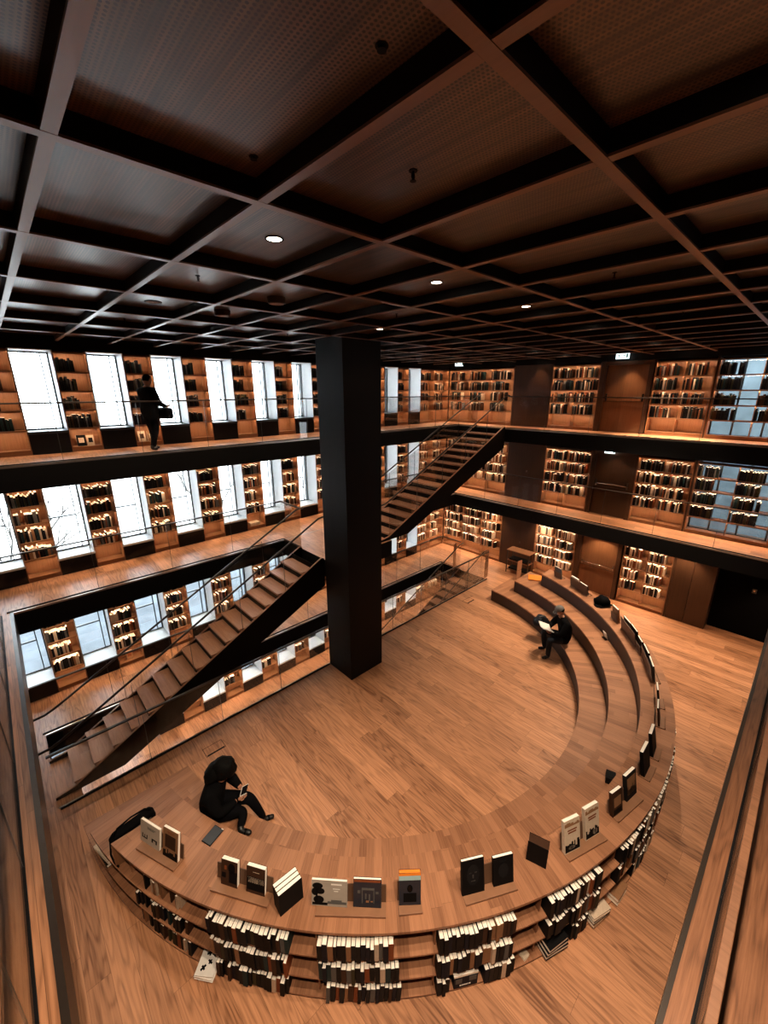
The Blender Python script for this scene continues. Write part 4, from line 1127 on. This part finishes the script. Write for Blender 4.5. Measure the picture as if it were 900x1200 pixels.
# man on the right arc reading
md_ = Vector((-.70, .71)); mz = math.atan2(md_.y, md_.x) - PI / 2
MT = Matrix.Translation((10.06, 3.60, H1)) @ Matrix.Rotation(mz, 4, 'Z')
J2 = {'pelvis': ((0, .02, .15), (.20, .17)), 'waist': ((0, .03, .33), (.20, .17)), 'chest': ((0, .10, .55), (.235, .185)), 'neck': ((0, .19, .75), (.085, .085)), 'skull': ((0, .22, .83), (.06, .06)),
      'sh_l': ((-.23, .12, .64), .105), 'el_l': ((-.31, .27, .38), .085), 'wr_l': ((-.12, .46, .34), .045),
      'sh_r': ((.23, .12, .64), .105), 'el_r': ((.31, .27, .38), .085), 'wr_r': ((.12, .46, .34), .045),
      'hip_l': ((-.12, .08, .13), .12), 'kn_l': ((-.22, .52, .20), .092), 'an_l': ((-.20, .50, -.27), .062), 'heel_l': ((-.20, .49, -.33), .05), 'toe_l': ((-.22, .66, -.355), .035),
      'hip_r': ((.12, .08, .13), .12), 'kn_r': ((.22, .52, .20), .092), 'an_r': ((.20, .46, -.27), .062), 'heel_r': ((.20, .45, -.33), .05), 'toe_r': ((.22, .62, -.355), .035)}
PM2 = [M['coat'], M['jeans'], M['skin'], M['bk_black'], M['lips'], M['shoe']]
person('man in grey cap and black jacket seated on the right arc reading an open book', MT, J2, BN, mk_cloth(J2, 0), (0, .25, .93), 0.0, -.55, 1.15, 'short', 'capgrey',
       [((-.11, .48, .34), (.35, .9, .1), (.3, .1, 1), .4, 1), ((.11, .48, .34), (-.35, .9, .1), (-.3, .1, 1), .4, -1)], PM2)
o = thing('open_book', tuple(MT @ Vector((0, .57, .41))), 'open white-paged book on the lap of the reading man', 'book', mz)
b = MB()
for sx in (-1, 1):
    T = Matrix.Rotation(.35, 4, 'X') @ Matrix.Rotation(-sx * .18, 4, 'Y')
    b.box(min(0, sx * .2), max(0, sx * .2), -.15, .15, 0, .018, 0, T)
b.build('page_block', [M['white']], o)
b = MB()
for sx in (-1, 1):
    T = Matrix.Rotation(.35, 4, 'X') @ Matrix.Rotation(-sx * .18, 4, 'Y')
    b.box(min(0, sx * .205), max(0, sx * .205), -.155, .155, -.006, -.001, 0, T)
b.build('cover', [M['bk_brown']], o)
o = thing('backpack', (10.28, 4.42, H1), 'dark slouching backpack on the first step beside the reading man', 'bag', .6)
MB().ball((0, 0, .17), (.24, .20, .17), 18, 12, fn=crump).build('bag_body', [M['jeans']], o)
MB().ball((-.12, -.08, .24), (.15, .12, .10), 14, 10, fn=crump).build('pocket', [M['coat']], o)
MB().tube([(-.05, .1, .30), (-.05, .0, .36), (.05, -.1, .33)], .012, 6).build('strap', [M['bk_grey']], o)

# person standing on the top gallery before the windows
ST_ = Matrix.Translation((2.62, 10.36, L3)) @ Matrix.Rotation(math.radians(-65), 4, 'Z')
J3 = {'pelvis': ((0, 0, .82), (.15, .12)), 'waist': ((0, .0, .98), (.145, .11)), 'chest': ((0, .02, 1.18), (.175, .13)), 'neck': ((0, .03, 1.35), (.06, .06)), 'skull': ((0, .04, 1.42), (.055, .055)),
      'sh_l': ((-.18, .01, 1.28), .075), 'el_l': ((-.24, .06, 1.02), .06), 'wr_l': ((-.16, .30, .94), .035),
      'sh_r': ((.18, .01, 1.28), .075), 'el_r': ((.24, .06, 1.02), .06), 'wr_r': ((.16, .30, .94), .035),
      'hip_l': ((-.10, .0, .78), .10), 'kn_l': ((-.11, .10, .44), .072), 'an_l': ((-.11, .08, .09), .045), 'heel_l': ((-.11, .06, .045), .04), 'toe_l': ((-.11, .21, .03), .03),
      'hip_r': ((.10, .0, .78), .10), 'kn_r': ((.11, -.02, .44), .072), 'an_r': ((.11, -.14, .10), .045), 'heel_r': ((.11, -.17, .05), .04), 'toe_r': ((.11, -.03, .03), .03)}
for q in J3: J3[q] = (J3[q][0], tuple(c * 1.2 for c in J3[q][1]) if isinstance(J3[q][1], tuple) else J3[q][1] * 1.2)
person('person in black with a bulky bag walking past the top gallery windows', ST_, J3, BN, mk_cloth(J3, 0), (0, .06, 1.50), 0.0, -.1, 1.0, 'short', None,
       [((-.15, .33, .94), (.2, 1, 0), (0, 0, 1), .5, 1), ((.15, .33, .94), (-.2, 1, 0), (0, 0, 1), .5, -1)], PM)
o = thing('shopping_bag', tuple(ST_ @ Vector((0.0, .36, .66))), 'dark bag held in front by the walking person on the top gallery', 'bag', math.radians(-65))
MB().box(-.17, .17, -.06, .13, 0, .25).build('bag_body', [M['coat']], o, bevel=.04)
b = MB()
for sx in (-.12, .12): b.tube([(sx, -.01, .24), (sx, .0, .34), (sx * .6, .0, .36), (sx * .3, .03, .26)], .008, 6)
b.build('handle', [M['coat']], o)

# ------------------------------------------------------------------ ceiling fittings and lamps
def spot(name, loc, energy, size, blend=.5, col=(1, .77, .545), rad=.05, parent=None, rot=(0, 0, 0)):
    l = D.lights.new(name, 'SPOT'); l.energy = energy; l.spot_size = math.radians(size); l.spot_blend = blend; l.color = col; l.shadow_soft_size = rad
    o = D.objects.new(name, l); COL.objects.link(o); o.location = loc; o.rotation_euler = rot
    return o
def downlight(x, y, z, label, r=.06, energy=0, size=110, grp='ceiling downlights', col=(1, .77, .545), aim=None):
    d = thing('ceiling_downlight', (x, y, z), label, 'downlight', group=grp)
    MB().ring((0, 0, -.006), r, r + .014, .006).build('trim_ring', [M['black']], d)
    MB().disc((0, 0, -.003), r, .003).build('lens', [M['lens']], d)
    if energy: spot('downlight_lamp', (x, y, z - .03), energy, size, .6, col, rot=(0, 0, 0) if aim is None else (Vector(aim) - Vector((x, y, z))).to_track_quat('-Z', 'Y').to_euler())
PE = 150
LE = ((.03, .03, .03, .03, .03, .6, 6.5, 7.0), (.0, .0, .0, .06, .06, .06, .06, .06), (5.6, 4.6, 3.0, .45, .3, .3, .4, .4), (0,) * 8, (.8, .8, .8, .6, .3, .3, .3, .3))
names_x = ['first', 'second', 'third', 'fourth', 'fifth', 'sixth', 'seventh', 'eighth']
for j, y in enumerate((3.11, 6.015, .21, -2.69, 8.915)):  # row above the near gallery edge is added out of view to brighten the seating
    for i in range(8):
        x = -.07 + 1.88 * i
        if j == 1 and i in (0, 1, 2): continue
        if x > 13.2: continue
        downlight(x, y, PANZ, 'small round ceiling downlight, %s of the row %s' % (names_x[i], ['over the front of the curved seating', 'level with the column', 'added above the near gallery edge', 'behind the near gallery edge', 'above the stairs'][j]), .055, PE * LE[j][i], 70 if j == 2 else (78 if j == 0 and i >= 5 else 110), aim=(x * .85 + .7, 1.75, .5) if j == 2 else None)
for i, y in enumerate((10.95, 8.63, 7.19, 5.76, 4.36, 3.0, 1.3)):
    downlight(EX - .25, y, PANZ, 'wall-washing ceiling downlight above the top gallery bookcases, %s from the corner' % names_x[i], .045, 52 if y == 4.36 else 24, 72, 'wall washing downlights', (1, .62, .34))
for zz, nm in ((L3 - ST, 'under the top gallery'), (L2 - ST, 'under the middle gallery')):
    for i in range(6):
        x = .2 + 2.5 * i
        if x < 13: downlight(x, 10.5, zz, 'small downlight %s along the windows, %s from the left' % (nm, names_x[i]), .035, 22, 120, 'gallery downlights')
    for i, y in enumerate((8.6, 6.4, 4.36, 2.0, -.4)):
        downlight(13.98, y, zz, 'small downlight %s along the door wall, %s from the corner' % (nm, names_x[i]), .035, 11 if zz > 3 else 62, 105, 'gallery downlights', (1, .66, .40))
for i in range(6): downlight(.6 + 2.3 * i, 10.4, L1 - ST, 'small downlight below the ground floor strip, %s from the left' % names_x[i], .035, 62, 125, 'gallery downlights')
# under the near right gallery
for i in range(5): downlight(2.0 + 2.4 * i, -1.6, L2 - ST, 'small downlight under the near right gallery, %s along' % names_x[i], .035, 9, 125, 'gallery downlights')
def sprinkler(x, y, lab):
    s = thing('sprinkler', (x, y, PANZ), lab, 'sprinkler', group='sprinklers'); s.scale = (.75, .75, .6 if y > 2.2 or x > 1.5 else .16)
    MB().disc((0, 0, -.008), .03, .008).build('escutcheon', [M['black']], s)
    b = MB(); b.tube([(0, 0, -.008), (0, 0, -.07)], .008, 8); b.tube([(.012, 0, -.02), (.016, 0, -.05), (0, 0, -.075)], .003, 6); b.tube([(-.012, 0, -.02), (-.016, 0, -.05), (0, 0, -.075)], .003, 6); b.build('body', [M['black']], s)
    MB().disc((0, 0, -.08), .022, .004).build('deflector', [M['black']], s)
for (x, y, lab) in ((1.84, 1.73, 'black sprinkler in the coffer beside the widest near panel'), (1.18, 2.17, 'black sprinkler stub at the rear edge of the nearest panel'), (1.18, 1.26, 'black sprinkler in the front of the nearest panel'),
                    (1.77, 4.55, 'sprinkler hanging in a pale window-lit coffer'), (4.66, 1.70, 'sprinkler beyond the long near beam'), (1.84, 7.85, 'sprinkler high on the left near the windows'),
                    (4.66, 7.75, 'sprinkler above the long stair, left of the column'), (7.58, 1.75, 'farthest sprinkler on the right part of the ceiling'), (4.69, 4.70, 'sprinkler in front of the column top')): sprinkler(x, y, lab)
for (x, y, lab) in ((2.83, 4.91, 'round surface speaker in a ceiling coffer left of the column'), (2.69, 6.18, 'round smoke detector with a chrome rim in a pale coffer')):
    s = thing('ceiling_speaker' if y < 5.5 else 'smoke_detector', (x, y, PANZ), lab, 'speaker' if y < 5.5 else 'detector')
    MB().disc((0, 0, -.07), .10, .07, 28, r2=.11).build('housing', [M['bk_grey'] if y < 5.5 else M['bk_brown']], s)
    MB().disc((0, 0, -.075), .085, .005, 28).build('face_disc', [M['bk_tan']], s)
for (x, y, lab) in ((1.81, 6.20, 'flush round grille in a pale coffer near the windows'), (3.58, 5.93, 'flush round grille between detector and column')):
    s = thing('ceiling_grille', (x, y, PANZ), lab, 'grille')
    MB().ring((0, 0, -.008), .085, .10, .008).build('rim', [M['bk_grey']], s); MB().disc((0, 0, -.005), .085, .005).build('mesh', [M['bk_tan']], s)

# ------------------------------------------------------------------ outside: pale courtyard, bare trees, overcast sky
struct('ground_outside', MB().box(-20, 40, N_OUT + .1, 25, LB - .3, LB - .1).box(EX + 1.0, 40, -14, N_OUT + .1, LB - .3, LB - .1), [M['snow']], 'grey courtyard ground outside the windows')
struct('field_outside', MB().box(-40, 70, 25.01, 90, LB - .3, LB - .1), [M['white']], 'white snow field beyond the courtyard')
struct('wall_outside', MB().box(EX + 5.0, EX + 5.4, -9, 8, LB, 14), [M['facade']], 'blue grey neighbouring facade seen through the far right windows')
def tree(x, y, h, seed):
    rnd = random.Random(seed); b = MB()
    def grow(p, d, L, r, lv):
        q = p + d * L; m_ = p + d * L * .5 + Vector((rnd.uniform(-1, 1), rnd.uniform(-1, 1), rnd.uniform(-.5, .5))) * L * .05
        b.tube([p, m_, q], [r, r * .85, r * .7], 5, 0, None, False)
        if lv == 0: return
        for _ in range(rnd.choice((2, 3)) if lv > 1 else 3):
            nd = (d + Vector((rnd.uniform(-1, 1), rnd.uniform(-1, 1), rnd.uniform(-.3, .7))) * .75).normalized()
            grow(q, nd, L * rnd.uniform(.62, .82), r * .62, lv - 1)
    grow(Vector((0, 0, 0)), Vector((rnd.uniform(-.1, .1), 0, 1)).normalized(), h * .3, .10, 5)
    o = b.build('tree', [M['bark']], loc=(x, y, LB - .1))
    return o
for i, (x, y, h) in enumerate(((-1.2, 16.0, 8.2), (5.4, 16.4, 8.6), (11.8, 16.2, 8.2))):
    tag(tree(x, y, h, 20 + i), ['bare tree outside the leftmost windows', 'bare tree outside the fourth and fifth windows', 'bare tree outside the windows hidden by the column'][i], 'tree', 'bare courtyard trees')
# world
w = D.worlds.new('sky'); SC.world = w; w.use_nodes = True
nt = w.node_tree; bg = nt.nodes['Background']
bg.inputs[0].default_value = (.86, .945, 1.0, 1); bg.inputs[1].default_value = 7.0
# ------------------------------------------------------------------ view
vs_ = SC.view_settings
vs_.view_transform = 'Standard'; vs_.look = 'None'; vs_.gamma = 1.0; vs_.use_curve_mapping = False; vs_.exposure = 0.78
SC.display_settings.display_device = 'sRGB'
cy = SC.cycles
cy.max_bounces = 7; cy.diffuse_bounces = 4; cy.glossy_bounces = 3; cy.transmission_bounces = 2; cy.transparent_max_bounces = 24
cy.sample_clamp_indirect = 4.0; cy.caustics_reflective = False; cy.caustics_refractive = False
cy.use_denoising = True
print('books individual:', NB[0])
